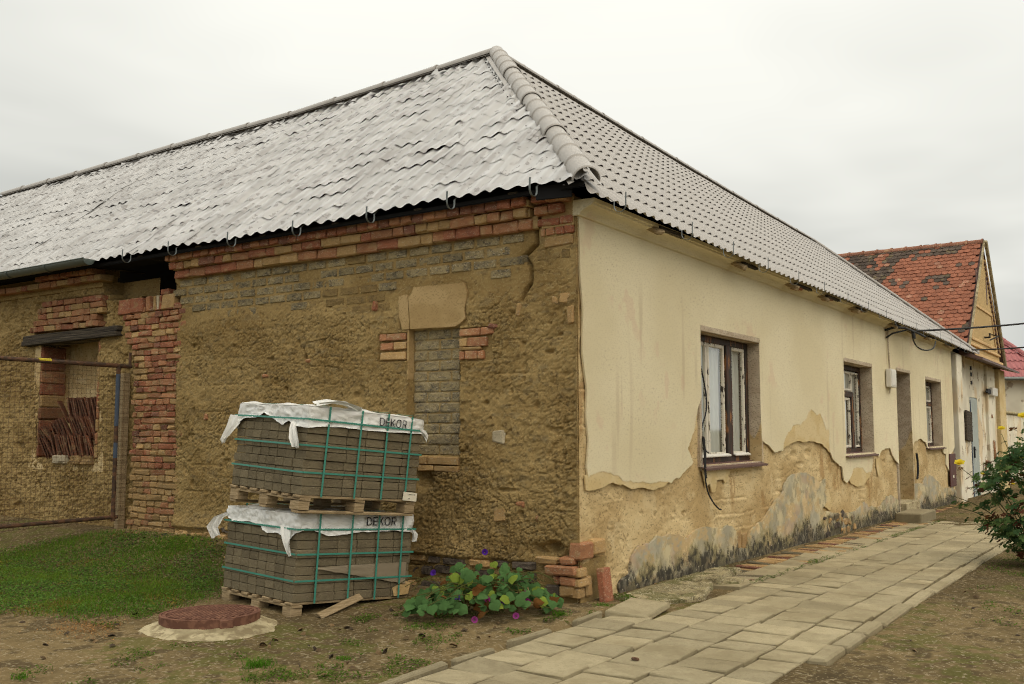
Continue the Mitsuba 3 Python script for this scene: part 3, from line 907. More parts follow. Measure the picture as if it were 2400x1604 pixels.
ter = np.floor((B + .10 * nz(A, B, 2.2, 10)) / .17)       # ledges where a layer has broken away
lay = (B + .10 * nz(A, B, 2.2, 10)) / .17 - ter
D += .008 * np.exp(-((lay - .9) / .12) ** 2) * step(.04, .16, nz(A, B, 1.9, 11)) - .010 * np.exp(-((lay - .05) / .05) ** 2) * step(.04, .16, nz(A, B, 1.9, 11))
for cx, cz, rx, rz, dp in ((5.95, 1.16, .16, .05, .03), (6.6, 1.17, .14, .05, .03), (6.25, 1.02, .2, .03, .02), (3.75, .98, .5, .035, .035), (2.25, .62, .05, .02, .03), (2.03, .39, .06, .015, .03), (7.28, .40, .10, .05, .06), (11.1, .92, .12, .04, .03), (15.6, .98, .5, .04, .03), (.30, .25, .06, .16, .07), (.45, .22, .07, .20, .06)):
    D -= dp * np.exp(-(((A - cx) / rx) ** 2 + ((B - cz) / rz) ** 2) ** 2)
D -= .03 * step(.34, .28, B - .3 * (A - .15)) * step(.55, .45, A)
D -= .014
D = np.clip(D, -.14, .008)
D = D * step(-.02, .06, A) - .003
f = grid(len(xs), len(zs))
mid = np.stack([A.ravel()[f].mean(1), B.ravel()[f].mean(1)], 1)
kf = np.ones(len(f), bool)
for (x0, x1, z0, z1) in OPEN:
    kf &= ~inrect(mid[:, 0], mid[:, 1], x0, x1, z0, z1)
D = np.where((A < .08), np.minimum(D + .004 * (A < 0), .012), D)
street = add(f'{H}__street_wall', (np.stack([A, -D, B], -1).reshape(-1, 3), f[kf]), 'clay', True)


def sd_(i):
    return 500 + i


coat_edge = ragged([(.01, 3.445), (.02, 3.40), (.045, 2.83), (.085, 2.577), (.07, 2.188), (.14, 1.871), (.125, 1.619), (.17, 1.399), (.135, 1.164), (.165, 1.079)], .03, .010, 6, 1)
coat_low = ragged([(.165, 1.079), (.262, 1.108), (.584, 1.11), (.696, 1.074), (.809, 1.015), (.965, 1.018), (1.044, .987), (1.166, 1.0), (1.374, .972), (1.68, .967), (1.862, .969), (2.051, 1.0), (2.299, 1.092), (2.452, 1.149), (2.307, 1.296), (2.466, 1.48), (2.581, 1.733), (2.70, 1.86)], .010, .034, 11, 2)
coat_mid = ragged([(4.58, 1.55), (4.607, 1.368), (4.851, 1.286), (5.123, 1.201), (5.393, 1.223), (5.441, 1.305), (5.556, 1.415), (5.736, 1.499), (5.875, 1.577), (6.194, 1.579), (6.437, 1.662), (6.54, 1.737), (6.717, 1.80), (6.934, 1.712), (7.116, 1.745), (7.288, 1.639), (7.407, 1.499), (7.543, 1.507), (7.554, 1.357), (7.561, 1.168), (7.768, 1.038), (8.211, .912), (8.304, .698), (8.477, .649), (8.67, .732), (8.874, .874), (9.456, .873), (9.644, .762), (9.994, .784), (10.155, .922), (10.139, 1.066), (10.323, 1.099), (10.608, 1.019), (10.774, 1.127), (11.408, 1.173), (11.628, 1.015), (11.982, .87), (12.12, .84)], .012, .036, 9, 3)
coat_far = ragged([(13.36, 1.45), (13.393, 1.147), (13.555, 1.249), (14.188, 1.323), (14.625, 1.238), (14.86, 1.12), (16.541, 1.05), (16.565, .983), (16.94, .916), (16.816, .712), (17.185, .55), (17.5, .9), (18.04, 1.076)], .02, .036, 8, 4)
ring = coat_edge + coat_low[1:] + coat_mid + coat_far + [(18.04, 3.445)]
coat = Polygon(ring).buffer(0)
for (x0, x1, z0, z1) in OPEN:
    coat = coat.difference(sbox(x0, z0, x1, z1))
add(f'{street}__cream_coat', extrude(coat, .018, lambda a, b, c: (a, .004 - c, b)), 'cream')
# older yellow coat left bare where the cream has come off
y1 = ragged([(5.35, 1.23), (5.546, 1.285), (5.72, 1.301), (5.991, 1.348), (6.265, 1.331), (6.648, 1.335), (6.946, 1.316), (7.2, 1.283), (7.405, 1.218), (7.58, 1.16)], .02, .02, 9, 8) + [(7.58, 1.55), (7.2, 1.75), (6.7, 1.82), (6.1, 1.62), (5.6, 1.47), (5.35, 1.26)]
y2 = ragged([(10.02, .80), (9.912, .699), (9.485, .577), (9.089, .562), (8.719, .63), (8.60, .70)], .02, .02, 9, 9) + [(8.65, .80), (9.0, .90), (9.7, .90)]
y3 = ragged([(1.9, .98), (1.7, .93), (1.45, .90), (1.2, .945), (1.0, .93), (.809, .99), (.77, .975), (.62, 1.015), (.436, .98), (.26, .955), (.12, .97)], .02, .016, 10, 10) + [(.10, 1.1), (.4, 1.13), (1.0, 1.05), (1.9, 1.0)]
y4 = ragged([(2.70, 1.06), (2.78, .86), (2.9, .90), (2.95, .80), (3.05, .80), (3.1, .93), (3.3, .93), (3.35, .88), (3.5, 1.0), (3.55, 1.09)], .02, .012, 10, 12)
y5 = ragged([(7.30, .62), (7.45, .60), (7.62, .36), (7.48, .28), (7.25, .36), (7.30, .62)], .02, .02, 9, 13)
y6 = ragged([(10.40, 1.0), (10.62, .98), (10.72, .72), (10.5, .68), (10.38, .86), (10.40, 1.0)], .02, .02, 9, 14)
for i, r in enumerate((y1, y2, y3, y4, y5, y6)):
    add(f'{street}__yellow_coat', extrude(Polygon(r).buffer(0), .0145, lambda a, b, c: (a, .004 - c, b)), 'yellow_coat')
# grey plinth coat
pA = ragged([(.62, -.30), (.70, -.05), (.712, .071), (.904, .135), (.987, .303), (1.109, .381), (1.4, .408), (1.662, .44), (2.029, .408), (2.171, .355), (2.421, .413), (2.628, .457), (2.839, .419), (3.003, .416), (3.169, .381), (3.4, .383), (3.66, .32), (3.72, .09), (4.0, .07), (4.104, .268), (4.408, .336), (4.692, .433), (5.065, .579), (5.374, .662), (5.464, .81), (5.791, .899), (6.384, .904), (6.734, .809), (7.004, .714), (7.30, .76), (7.33, .45), (7.12, .33), (7.09, -.35)], .012, .045, 7, 5)
pB = ragged([(7.12, -.35), (7.13, .30), (7.468, .275), (7.903, .213), (8.786, .161), (9.242, .231), (9.516, .299), (9.772, .178), (10.052, .178), (10.332, .123), (10.636, .176), (11.115, .295), (11.593, .268), (11.978, .15), (12.11, .02), (12.11, -.42)], .02, .05, 7, 6)
pC = ragged([(13.36, -.5), (13.36, .42), (14.136, .366), (14.692, .557), (15.22, .482), (15.904, .34), (16.465, .171), (17.412, .153), (18.03, .05), (18.03, -.55)], .02, .05, 7, 7)
for i, (r, t) in enumerate(((pA, .024), (pB, .020), (pC, .022))):
    add(f'{street}__plinth_coat', extrude(Polygon(r).buffer(0), t, lambda a, b, c: (a, .010 - c, b)), 'plinth_coat')
for (x0, x1, z0, z1) in ((3.70, 3.86, .10, .30), (3.88, 4.06, .08, .26)):
    piece(f'{street}__brick', at(cbox(x1 - x0, .05, z1 - z0, .012, .004, rw), ((x0 + x1) / 2, .028, (z0 + z1) / 2)), 2, .8)
for i in range(26):                                    # rubble showing at the foot further along
    x, z = rw.uniform(7.2, 9.0), rw.uniform(-.1, .2)
    m = at(cbox(rw.uniform(.1, .24), .05, rw.uniform(.05, .1), .015, .008, rw), (x, .0, z), rot([0, 1, 0], rw.normal(0, 6)))
    piece(f'{street}__stone', m, rw.choice([7, 2, 5]), rw.uniform(.7, 1.2))

# moulded cornice
prof = np.array([(.03, 3.425), (-.036, 3.425), (-.045, 3.44), (-.052, 3.452), (-.060, 3.456), (-.066, 3.47), (-.085, 3.485), (-.110, 3.496), (-.140, 3.502), (-.168, 3.504), (-.170, 3.522), (-.192, 3.524), (-.195, 3.560), (.03, 3.565)])
prof[:, 1] -= .012
nx = np.linspace(-.02, 18.05, 90)
cv = np.stack([np.repeat(nx, len(prof)), np.tile(prof[:, 0], len(nx)), np.tile(prof[:, 1], len(nx))], 1)
q = nz(cv[:, 0], cv[:, 2], .8, 61, 3)
cv[:, 1] += .010 * q
cv[:, 2] += .014 * nz(cv[:, 0], cv[:, 0] * 0, .5, 62, 2)
cf = grid(len(nx), len(prof))
cap0 = [[0, i + 1, i] for i in range(1, len(prof) - 1)]
street_corn = add(f'{H}__street_cornice', (cv, np.vstack([cf, np.array(cap0)])), 'cream', 30)


def window(x0, x1, z0, z1, dep, name, layout):
    w = add(f'{H}__{name}', join([bx(x0 + .01, x1 - .01, dep, dep + .09, z0, z0 + .075, .006), bx(x0 + .01, x1 - .01, dep, dep + .09, z1 - .085, z1 - .01, .006),
                                   bx(x0 + .01, x0 + .085, dep, dep + .09, z0 + .07, z1 - .08, .006), bx(x1 - .105, x1 - .008, dep, dep + .09, z0 + .07, z1 - .08, .006)]), 'frame_paint')
    rv = [bx(x1 - .003, x1 + .06, -.012, dep + .3, z0 - .02, z1 + .05, .002), bx(x0 - .06, x0 + .003, -.012, dep + .3, z0 - .02, z1 + .05, .002), bx(x0, x1, -.022, dep + .3, z1 - .003, z1 + .06, .002), bx(x0, x1, .0, dep + .3, z0 - .06, z0 - .004, .002)]
    add(f'{w}__reveal', join(rv), 'reveal')
    # metal sill, sloping outwards
    s = [(x0 - .05, -.075, z0 - .035), (x1 + .05, -.075, z0 - .035), (x1 + .02, dep + .01, z0 + .012), (x0 - .02, dep + .01, z0 + .012)]
    v = np.array(s + [(a, b, c - .006) for a, b, c in s] + [(x0 - .05, -.073, z0 - .060), (x1 + .05, -.073, z0 - .060)])
    fq = np.array([[0, 1, 2, 3], [4, 7, 6, 5], [0, 8, 9, 1], [1, 5, 6, 2], [0, 3, 7, 4]])
    add(f'{w}__sill', (v, fq), 'sill_metal')
    for kind, a0, a1, b0, b1 in layout:
        if kind == 'bar':
            add(f'{w}__mullion', bx(a0, a1, dep - .012, dep + .08, b0, b1, .006), 'frame_paint')
            continue
        fr = .045 if kind == 'sash' else .035
        d0 = dep + .012
        s = add(f'{w}__sash', join([bx(a0, a0 + fr, d0, d0 + .035, b0, b1, .005), bx(a1 - fr, a1, d0, d0 + .035, b0, b1, .005), bx(a0 + fr, a1 - fr, d0, d0 + .035, b0, b0 + fr, .005), bx(a0 + fr, a1 - fr, d0, d0 + .035, b1 - fr, b1, .005)]), 'peeling')
        gy = d0 + .022
        add(f'{s}__pane' if s.count('__') < 2 else f'{w}__pane', (np.array([(a0 + .01, gy, b0 + .01), (a1 - .01, gy, b0 + .01), (a1 - .01, gy, b1 - .01), (a0 + .01, gy, b1 - .01)]), np.array([[0, 1, 2, 3]])), 'glass')
    a = np.linspace(x0 + .05, x1 - .05, 220)
    zc = np.array([z0 + .06, z1 - .06])
    yy = dep + .085 + .016 * np.sin(a * 38 + 3 * mnoise(np.stack([a * 3, a * 0, a * 0], 1), 5)) + .02 * (mnoise(np.stack([a * 6, a * 0, a * 0 + 4], 1), 6) - .5)
    v = np.stack([np.repeat(a, 2), np.repeat(yy, 2), np.tile(zc, len(a))], 1)
    add(f'{w}__curtain', (v, grid(len(a), 2)), 'curtain', True)
    return w


w1 = window(2.70, 4.58, 1.11, 2.612, .14, 'window', [
    ('sash', 2.79, 3.265, 1.19, 2.53), ('sash', 3.285, 3.80, 1.19, 2.53), ('bar', 3.815, 3.985, 1.18, 2.53), ('sash', 4.0, 4.47, 1.19, 2.53)])
for x0, x1 in ((2.80, 3.27), (3.28, 3.83), (3.99, 4.49)):
    add(f'{w1}__drip_rail', at(cbox(x1 - x0, .055, .022, .006), ((x0 + x1) / 2, .118, 1.200), rot([1, 0, 0], 25)), 'white_box')
w2 = window(8.47, 10.28, 1.11, 2.61, .19, 'window', [
    ('top', 8.56, 9.69, 2.17, 2.50), ('top', 9.72, 10.17, 1.20, 2.50), ('bar', 9.62, 9.76, 1.19, 2.14), ('bar', 8.55, 9.70, 2.06, 2.155), ('sash', 8.56, 9.61, 1.20, 2.05)])
w3 = window(14.86, 16.62, 1.13, 2.60, .19, 'window', [
    ('top', 14.95, 16.5, 2.14, 2.50), ('bar', 14.95, 16.5, 2.045, 2.13), ('bar', 15.66, 15.84, 1.2, 2.04), ('sash', 14.95, 15.65, 1.20, 2.04), ('sash', 15.86, 16.5, 1.20, 2.04)])
# clay still showing on the lower jamb of the first window
pj = Polygon(ragged([(-.02, 1.10), (.14, 1.10), (.14, 1.46), (.10, 1.40), (.07, 1.39), (.03, 1.47), (-.02, 1.60), (-.02, 1.10)], .012, .008, 14, 33)).buffer(0)
add(f'{w1}__bare_jamb', extrude(pj, .010, lambda a, b, c: (4.577 - c, a, b)), 'clay')
# door recess
dx0, dx1, dz0, dz1 = OPEN[2]
dr_ = add(f'{H}__doorway', join([bx(dx1 - .003, dx1 + .06, -.012, .75, dz0, dz1 + .05, .002), bx(dx0 - .06, dx0 + .003, -.012, .75, dz0, dz1 + .05, .002), bx(dx0, dx1, -.024, .75, dz1 - .003, dz1 + .06, .002)]), 'reveal')
add(f'{dr_}__door', bx(dx0, dx1, .60, .64, .1, dz1), 'frame_paint')
add(f'{dr_}__threshold', bx(dx0 + .004, dx1 - .004, -.12, .6, -.35, .10, .012), 'collar_concrete')
pj = Polygon(ragged([(-.02, .10), (.62, .10), (.62, 1.0), (.45, 1.15), (.3, 1.02), (.12, 1.2), (.02, 1.45), (-.02, 1.5), (-.02, .10)], .02, .012, 12, 34)).buffer(0)
add(f'{dr_}__bare_jamb', extrude(pj, .012, lambda a, b, c: (dx1 - .004 - c, a, b)), 'clay')
piece(f'{dr_}__brick', bx(dx1 - .03, dx1 + .0, .30, .42, .62, .78, .01), 0, 1.1)

# service cables, meter box, gas panel
box_ = add(f'{H}__meter_box', join([bx(11.22, 11.62, -.13, -.03, 2.29, 2.63, .012), bx(11.25, 11.59, -.138, -.128, 2.32, 2.60, .008)]), 'white_box')
add(f'{box_}__conduit', join([tube([(11.42, -.06, 2.62), (11.42, -.05, 3.0), (11.42, -.05, 3.40)], .016), tube([(11.42, -.06, 2.30), (11.43, -.04, 2.18)], .012)]), 'reveal')
add(f'{H}__gas_panel', join([bx(17.19, 17.93, -.045, -.02, .16, .935, .006), bx(17.45, 17.55, -.055, -.04, .70, .72, .002)]), 'panel_brown')
add(f'{H}__gas_panel__sticker', bx(17.50, 17.62, -.049, -.044, .36, .43, .001), 'paper')
br_ = add(f'{H}__cable_bracket', join([tube([(11.32, -.02, 3.36), (11.34, -.18, 3.40), (11.5, -.34, 3.40), (12.6, -.36, 3.385), (13.2, -.36, 3.37)], .022), tube([(11.36, -.03, 3.22), (11.4, -.14, 3.30), (11.7, -.34, 3.38)], .016), tube([(12.2, -.33, 3.42), (12.2, -.36, 3.25)], .03)]), 'cable')
lp = np.linspace(0, 1, 24)
add(f'{br_}__cable_loop', tube([(12.1 + 2.2 * t, -.34 + .05 * math.sin(6 * t), 3.36 - .26 * math.sin(math.pi * t) ** .8) for t in lp], .014, 6), 'cable')
# black cable hanging by the first window and the cut one on the wall
pts = [(2.80, .10, 2.46), (2.86, .09, 2.35), (2.97, .085, 2.12), (3.04, .08, 1.92), (3.02, .07, 1.72), (2.86, .05, 1.56), (2.72, .0, 1.44), (2.68, -.04, 1.30), (2.665, -.05, 1.15), (2.66, -.055, 1.0), (2.72, -.05, .85), (2.83, -.045, .74), (3.0, -.04, .64), (3.12, -.045, .60)]
sp = np.array(pts)
tt = np.linspace(0, len(sp) - 1, 90)
from scipy.interpolate import CubicSpline
cs = CubicSpline(np.arange(len(sp)), sp)
hang = add(f'{H}__hanging_cable', tube(cs(tt), .0085, 6), 'cable')
sp2 = np.array([(2.66, -.048, 1.30), (2.70, -.02, 1.42), (2.80, .06, 1.36), (2.95, .09, 1.29), (3.14, .10, 1.235)])
cs2 = CubicSpline(np.arange(5), sp2)
add(f'{hang}__branch', tube(cs2(np.linspace(0, 4, 30)), .0085, 6), 'cable')
add(f'{hang}__second_strand', tube(cs(np.linspace(6.2, 9.2, 30)) + np.array([.022, -.004, 0]), .007, 6), 'cable')
add(f'{H}__wall_crack_cable', tube([(13.62, -.03, 1.02), (13.68, -.035, .85), (13.66, -.035, .62), (13.60, -.03, .50)], .022, 6), 'cable')

# ---------------------------------------------------------------- roof
RX, RZ = 2.99, 6.575


def ridge_l(y):
    y = np.asarray(y, float)
    return np.stack([0 * y + RX, y, RZ - .13 * step(3, 7, y) - .05 * step(8, 16, y)], -1)


def eave_l(y):
    y = np.asarray(y, float)
    return np.stack([0 * y - .30, y, 3.645 + .0 * y + .01 * np.sin(y * 1.3)], -1)


def ridge_r(x):
    x = np.asarray(x, float)
    return np.stack([x, 0 * x + 2.99, RZ - .24 * np.clip((x - 3) / 14.2, 0, 1.3) - .03 * np.sin(np.clip((x - 3) / 14.2, 0, 1) * 3.1)], -1)


def eave_r(x):
    x = np.asarray(x, float)
    return np.stack([x, 0 * x - .30, 3.505 - .03 * np.clip(x / 8, 0, 1) + .012 * np.sin(x * .9 + 1)], -1)


NR = 13


def sheet(e, r, a0, a1, lift, seed, dent=0.0, wave=.182, lowamp=.034, topamp=.0300, lap=.10, stp=.0035):
    """one tile-profiled metal sheet from eave to ridge; the rows of pressed tiles overlap, open under their crests"""
    n = max(4, int(round((a1 - a0) / wave * 11)))
    a = np.linspace(a0, a1, n + 1)
    ms = []
    for k in range(NR):
        s = np.linspace(k / NR, (k + 1) / NR + lap / NR, 6)
        Aa, Ss = np.meshgrid(a, s, indexing='ij')
        E, Rr = e(Aa), r(Aa)
        p = E + (Rr - E) * Ss[..., None]
        nrm = np.cross(np.gradient(p, axis=0), np.gradient(p, axis=1))
        nrm /= np.linalg.norm(nrm, axis=-1, keepdims=True)
        nrm *= np.sign(nrm[..., 2:3])
        t = np.clip((Ss * NR - k), 0, 1.2)
        if dent:                                   # steep on the side towards the street, long and flat on the other
            ph = np.mod(Aa / wave, 1.0)
            w = step(0, .26, ph) * (1 - step(.30, 1.0, ph))
        else:
            w = (.5 + .5 * np.cos(2 * np.pi * Aa / wave)) ** 1.35
        amp = lowamp + (topamp - lowamp) * np.clip(t / 1.05, 0, 1.1)
        h = stp * (1 - t) + amp * w + lift
        if dent:
            q = np.stack([Aa * 2.1, Ss * 11 + seed * .37, Aa * 0 + seed], -1)
            g = mfbm(q, 3, 17)
            h = h - dent * .012 * step(.60, .70, g) + dent * .010 * step(.40, .30, g) * (1 - t)
            g2 = mfbm(np.stack([Aa * 4, Ss * 15, Aa * 0 + 3.0], -1), 2, 23)
            h = h - dent * .009 * step(.60, .68, g2) * (.3 + w)
            flap = step(.84, .90, mnoise(np.stack([Aa * 3.1, Ss * 0 + k * 1.7, Aa * 0 + 8.], -1), 31))
            h = h + .013 * flap * (1 - t).clip(0, 1) ** 2.5 + .014 * (mfbm(np.stack([Aa * 1.6, Ss * 3, Aa * 0 + 5.], -1), 2, 5) - .5)
        if dent:
            h = h + .024 * np.exp(-((a1 - Aa) / .035) ** 2) * (.5 + step(.4, .6, mnoise(np.stack([Aa * 0 + seed, Ss * 4, Aa * 0], -1), 77)))
        ms.append(((p + nrm * h[..., None]).reshape(-1, 3), grid(n + 1, 6)))
    return join(ms)


under = np.array([(-.22, -.22, 3.60), (-.22, 16.2, 3.60), (RX, 16.2, 6.28), (RX, 2.99, 6.44), (20.1, -.22, 3.43), (17.2, 2.99, 6.18), (6.3, 6.3, 3.5), (6.3, 16.2, 3.5), (20.4, 6.3, 3.5), (20.2, 6.2, 3.5)])
roof = add(f'{H}__roof', (under, np.array([[0, 1, 2], [0, 2, 3], [0, 3, 5], [0, 5, 4], [3, 2, 7], [3, 7, 6], [3, 6, 8], [3, 8, 5], [4, 5, 8], [4, 8, 9]])), 'underlay')
hipn = np.array([-1., 1., 0]) / math.sqrt(2)
rr = np.random.default_rng(77)
y, k = -.32, 0
SW = .182 * 6
while y < 15.6:
    m = sheet(eave_l, ridge_l, y, y + SW + .05, .006 * (k % 2) + rr.uniform(0, .005), k, 1.0)
    if y < 3.4:
        m = clip_mesh(m, hipn, (0.05, 0.05, 0))
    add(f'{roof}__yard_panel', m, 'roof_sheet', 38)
    y += SW
    k += 1
x, k = -.32, 0
while x < 20.4:
    m = sheet(eave_r, ridge_r, x, x + SW + .03, .004 * (k % 2), 50 + k, 0.0, .182, .031, .016, .12, .003)
    if x < 3.4:
        m = clip_mesh(m, -hipn, (0.05, 0.05, 0))
    if x > 15.8:
        m = clip_mesh(m, np.array([-1, -1, 0]) / math.sqrt(2), (17.2, 2.99, 0))
    if len(m[1]):
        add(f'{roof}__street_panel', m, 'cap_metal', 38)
    x += SW
    k += 1


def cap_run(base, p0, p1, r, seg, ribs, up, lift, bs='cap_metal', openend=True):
    """ridge or hip capping: half-round lengths with raised ribs, each lapping over the one below"""
    p0, p1 = np.asarray(p0, float), np.asarray(p1, float)
    L_ = np.linalg.norm(p1 - p0)
    t = (p1 - p0) / L_
    side = np.cross(t, up)
    side /= np.linalg.norm(side)
    u = np.cross(side, t)
    nseg = max(1, int(round(L_ / seg)))
    for k in range(nseg):
        s0, s1 = L_ * k / nseg, L_ * (k + 1) / nseg + .05
        ss, ra = [], []
        nn = ribs
        for j in range(nn):
            a, b = s0 + (s1 - s0) * j / nn, s0 + (s1 - s0) * (j + 1) / nn
            ss += [a, a + .012, a + .024, a + .034, b - .004]
            ra += [1.0, 1.085, 1.085, 1.0, .985]
        ss, ra = np.array(ss), np.array(ra)
        taper = 1.05 - .10 * (ss - s0) / (s1 - s0)
        g = np.linspace(-.08, np.pi + .08, 17)
        cen = p0 + ss[:, None] * t + u * lift
        R_ = (r * ra * taper)[:, None, None]
        v = cen[:, None] + R_ * (np.cos(g)[None, :, None] * side + np.sin(g)[None, :, None] * u)
        vi = cen[:, None] + (R_ - .004) * (np.cos(g)[None, :, None] * side + np.sin(g)[None, :, None] * u)
        m = join([(v.reshape(-1, 3), grid(len(ss), 17)), (vi.reshape(-1, 3), grid(len(ss), 17, True))])
        fl = []
        for sg in (1, -1):
            d = side * sg * .86 - u * .50
            q0 = cen + side * sg * r * .95 - u * .02
            fl.append((np.stack([q0, q0 + d * .055], 1).reshape(-1, 3), grid(len(ss), 2)))
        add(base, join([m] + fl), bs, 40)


hip0, hip1 = np.array([-.25, -.25, 3.645]), np.array([2.99, 2.99, 6.595])
cap_run(f'{roof}__hip_cap', hip0, hip1, .112, 1.25, 4, (0, 0, 1), .0)
for y0, y1 in ((3.0, 5.0), (5.0, 7.0), (7.0, 9.0), (9.0, 11.0), (11.0, 13.0), (13.0, 15.9)):
    a, b = ridge_l(np.array(y0)), ridge_l(np.array(y1))
    cap_run(f'{roof}__ridge_cap', a + [0, 0, .035], b + [0, 0, .035], .085, .95, 1, (0, 0, 1), .0)
for x0 in np.arange(3.1, 17.0, 1.4):
    a, b = ridge_r(np.array(x0)), ridge_r(np.array(min(17.2, x0 + 1.4)))
    cap_run(f'{roof}__ridge_cap', a + [0, 0, .03], b + [0, 0, .03], .058, 1.4, 3, (0, 0, 1), .0)
cap_run(f'{roof}__hip_cap', (20.42, -.27, 3.52), (17.2, 2.99, 6.36), .065, 1.3, 4, (0, 0, 1), .0)
_s = trimesh.creation.icosphere(2, .088)
add(f"{roof}__ridge_end", at((np.array(_s.vertices), np.array(_s.faces)), (2.99, 3.0, 6.605)), "cap_metal", True)
# crumpled sheet ends under the yard ridge
ms = []
for i in range(70):
    yy = 3.4 + 11 * (i + rr.uniform(0, .6)) / 70
    o = ridge_l(np.array(yy)) + np.array([-.16, 0, -.10])
    v = np.array([(-.02, -.06, 0), (.06, -.05, .06), (.06, .05, .055), (-.02, .06, .0)]) + rr.normal(0, .018, (4, 3))
    ms.append((v + o, np.array([[0, 1, 2, 3]])))
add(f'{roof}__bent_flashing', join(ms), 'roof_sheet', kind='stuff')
# flashing screws along the hip
ms = []
for i in range(34):
    p = hip0 + (hip1 - hip0) * (i + .3) / 34
    ms.append(at(cbox(.018, .018, .012, .004), p + np.array([-.135, .135, -.07])))
add(f'{roof}__flashing_screws', join(ms), 'cable')
# eaves: dark boarding, rafter ends, sarking membrane
add(f'{roof}__eave_board', join([bx(-.215, -.195, -.2, 15.9, 3.610, 3.650), bx(-.195, .2, .3, 15.9, 3.640, 3.650)]), 'underlay')
for yv in np.arange(.55, 15, 1.12):
    add(f'{roof}__rafter_end', bx(-.22, .6, yv - .05, yv + .05, 3.64, 3.66), 'beam')
for xv in list(np.arange(1.4, 18, 1.9) + rr.uniform(-.5, .5, 9)):
    z = float(eave_r(np.array(xv))[2])
    add(f'{roof}__rafter_end', at(cbox(rr.uniform(.1, .2), .26, rr.uniform(.04, .07), .01, .006, rr), (xv, -.13, z - .008), rot([1, 0, 0], 30)), 'wood')
    if rr.random() < .75:
        add(f'{roof}__eave_gap_shade', bx(xv + .06, xv + .06 + rr.uniform(.3, .7), -.215, -.17, z - .018, z + .02), 'beam')  # dark strip standing in for the shade in the gap under the sheets
    if rr.random() < .6:
        piece(f'{street_corn}__brick', at(cbox(.2, .12, .05, .01, .004, rr), (xv + .3, -.13, z - .012), rot([0, 0, 1], rr.normal(0, 4))), 0, .8)
add(f'{roof}__eave_board', bx(0, 18, -.14, .05, 3.545, 3.56), 'underlay')
add(f'{roof}__hip_membrane', at(cbox(.02, .34, .13, .006), (-.22, .10, 3.60), rot([0, 0, 1], 12)), 'underlay')
# gutter brackets


def bracket(base, kind, a):
    if kind == 'yard':
        c = eave_l(np.array(a)) + [-.070, 0, -.045]
        path = [c + np.array([.062 + .09, 0, .125]), c + np.array([.057, 0, .04])] + [c + .058 * np.array([math.cos(t), 0, math.sin(t)]) for t in np.linspace(0, -np.pi, 13)] + [c + np.array([-.058, 0, .04]), c + np.array([-.055, 0, .10])]
        wd = (0, 1, 0)
    else:
        c = eave_r(np.array(a)) + [0, -.070, -.035]
        path = [c + np.array([0, .062 + .09, .12]), c + np.array([0, .057, .04])] + [c + .058 * np.array([0, math.cos(t), math.sin(t)]) for t in np.linspace(0, -np.pi, 13)] + [c + np.array([0, -.058, .05]), c + np.array([0, -.06, .115])]
        wd = (1, 0, 0)
    add(base, strip(np.array(path), wd, .019, .004), 'zinc')


for a in (.22, 1.14, 2.15, 3.2, 4.24, 5.30, 6.20):
    bracket(f'{H}__gutter_bracket', 'yard', a)
for a in (.13, 1.57, 2.68, 3.80, 4.96, 6.10, 7.30, 8.5, 9.7, 10.9, 12.1, 13.3, 14.5, 15.7, 16.9, 18.1):
    bracket(f'{H}__gutter_bracket', 'street', a)
g = np.linspace(-np.pi, 0, 15)
yy = np.linspace(6.98, 15.9, 30)
def half(rad, zc, xc):
    v = np.stack([np.stack([xc + rad * np.cos(g), 0 * g + yv, zc + rad * np.sin(g)], -1) for yv in yy])
    return v.reshape(-1, 3)
gut = add(f'{H}__gutter', join([(half(.078, 3.675, -.385), grid(30, 15)), (half(.074, 3.675, -.385), grid(30, 15, True)), tube([(-.463, 6.98, 3.678), (-.463, 15.9, 3.678)], .009, 6),
                               (np.vstack([[(-.385, 6.98, 3.675)], np.stack([-.385 + .078 * np.cos(g), 0 * g + 6.98, 3.675 + .078 * np.sin(g)], 1)]), np.array([[0, i, i + 1] for i in range(1, 15)]))]), 'gutter_metal', 40)
for a in (7.9, 8.85, 9.8, 10.8):
    ge = np.linspace(-np.pi, .0, 15)
    add(f'{gut}__band', strip(np.stack([-.385 + .084 * np.cos(ge), 0 * ge + a, 3.675 + .084 * np.sin(ge)], 1), (0, 1, 0), .03, .004), 'gutter_metal')
# ---------------------------------------------------------------- pallets with strapped packs of concrete pavers
mat('pallet_wood', P(f_wood), .9, .2)


def frame(pos, deg):
    a, b, c = [math.radians(v) for v in deg]
    Rz = np.array([[math.cos(a), -math.sin(a), 0], [math.sin(a), math.cos(a), 0], [0, 0, 1]])
    Ry = np.array([[math.cos(b), 0, math.sin(b)], [0, 1, 0], [-math.sin(b), 0, math.cos(b)]])
    Rx = np.array([[1, 0, 0], [0, math.cos(c), -math.sin(c)], [0, math.sin(c), math.cos(c)]])
    R_ = Rx @ Ry @ Rz
    return lambda m: ((np.asarray(m[0]) @ R_.T) + np.asarray(pos), m[1])


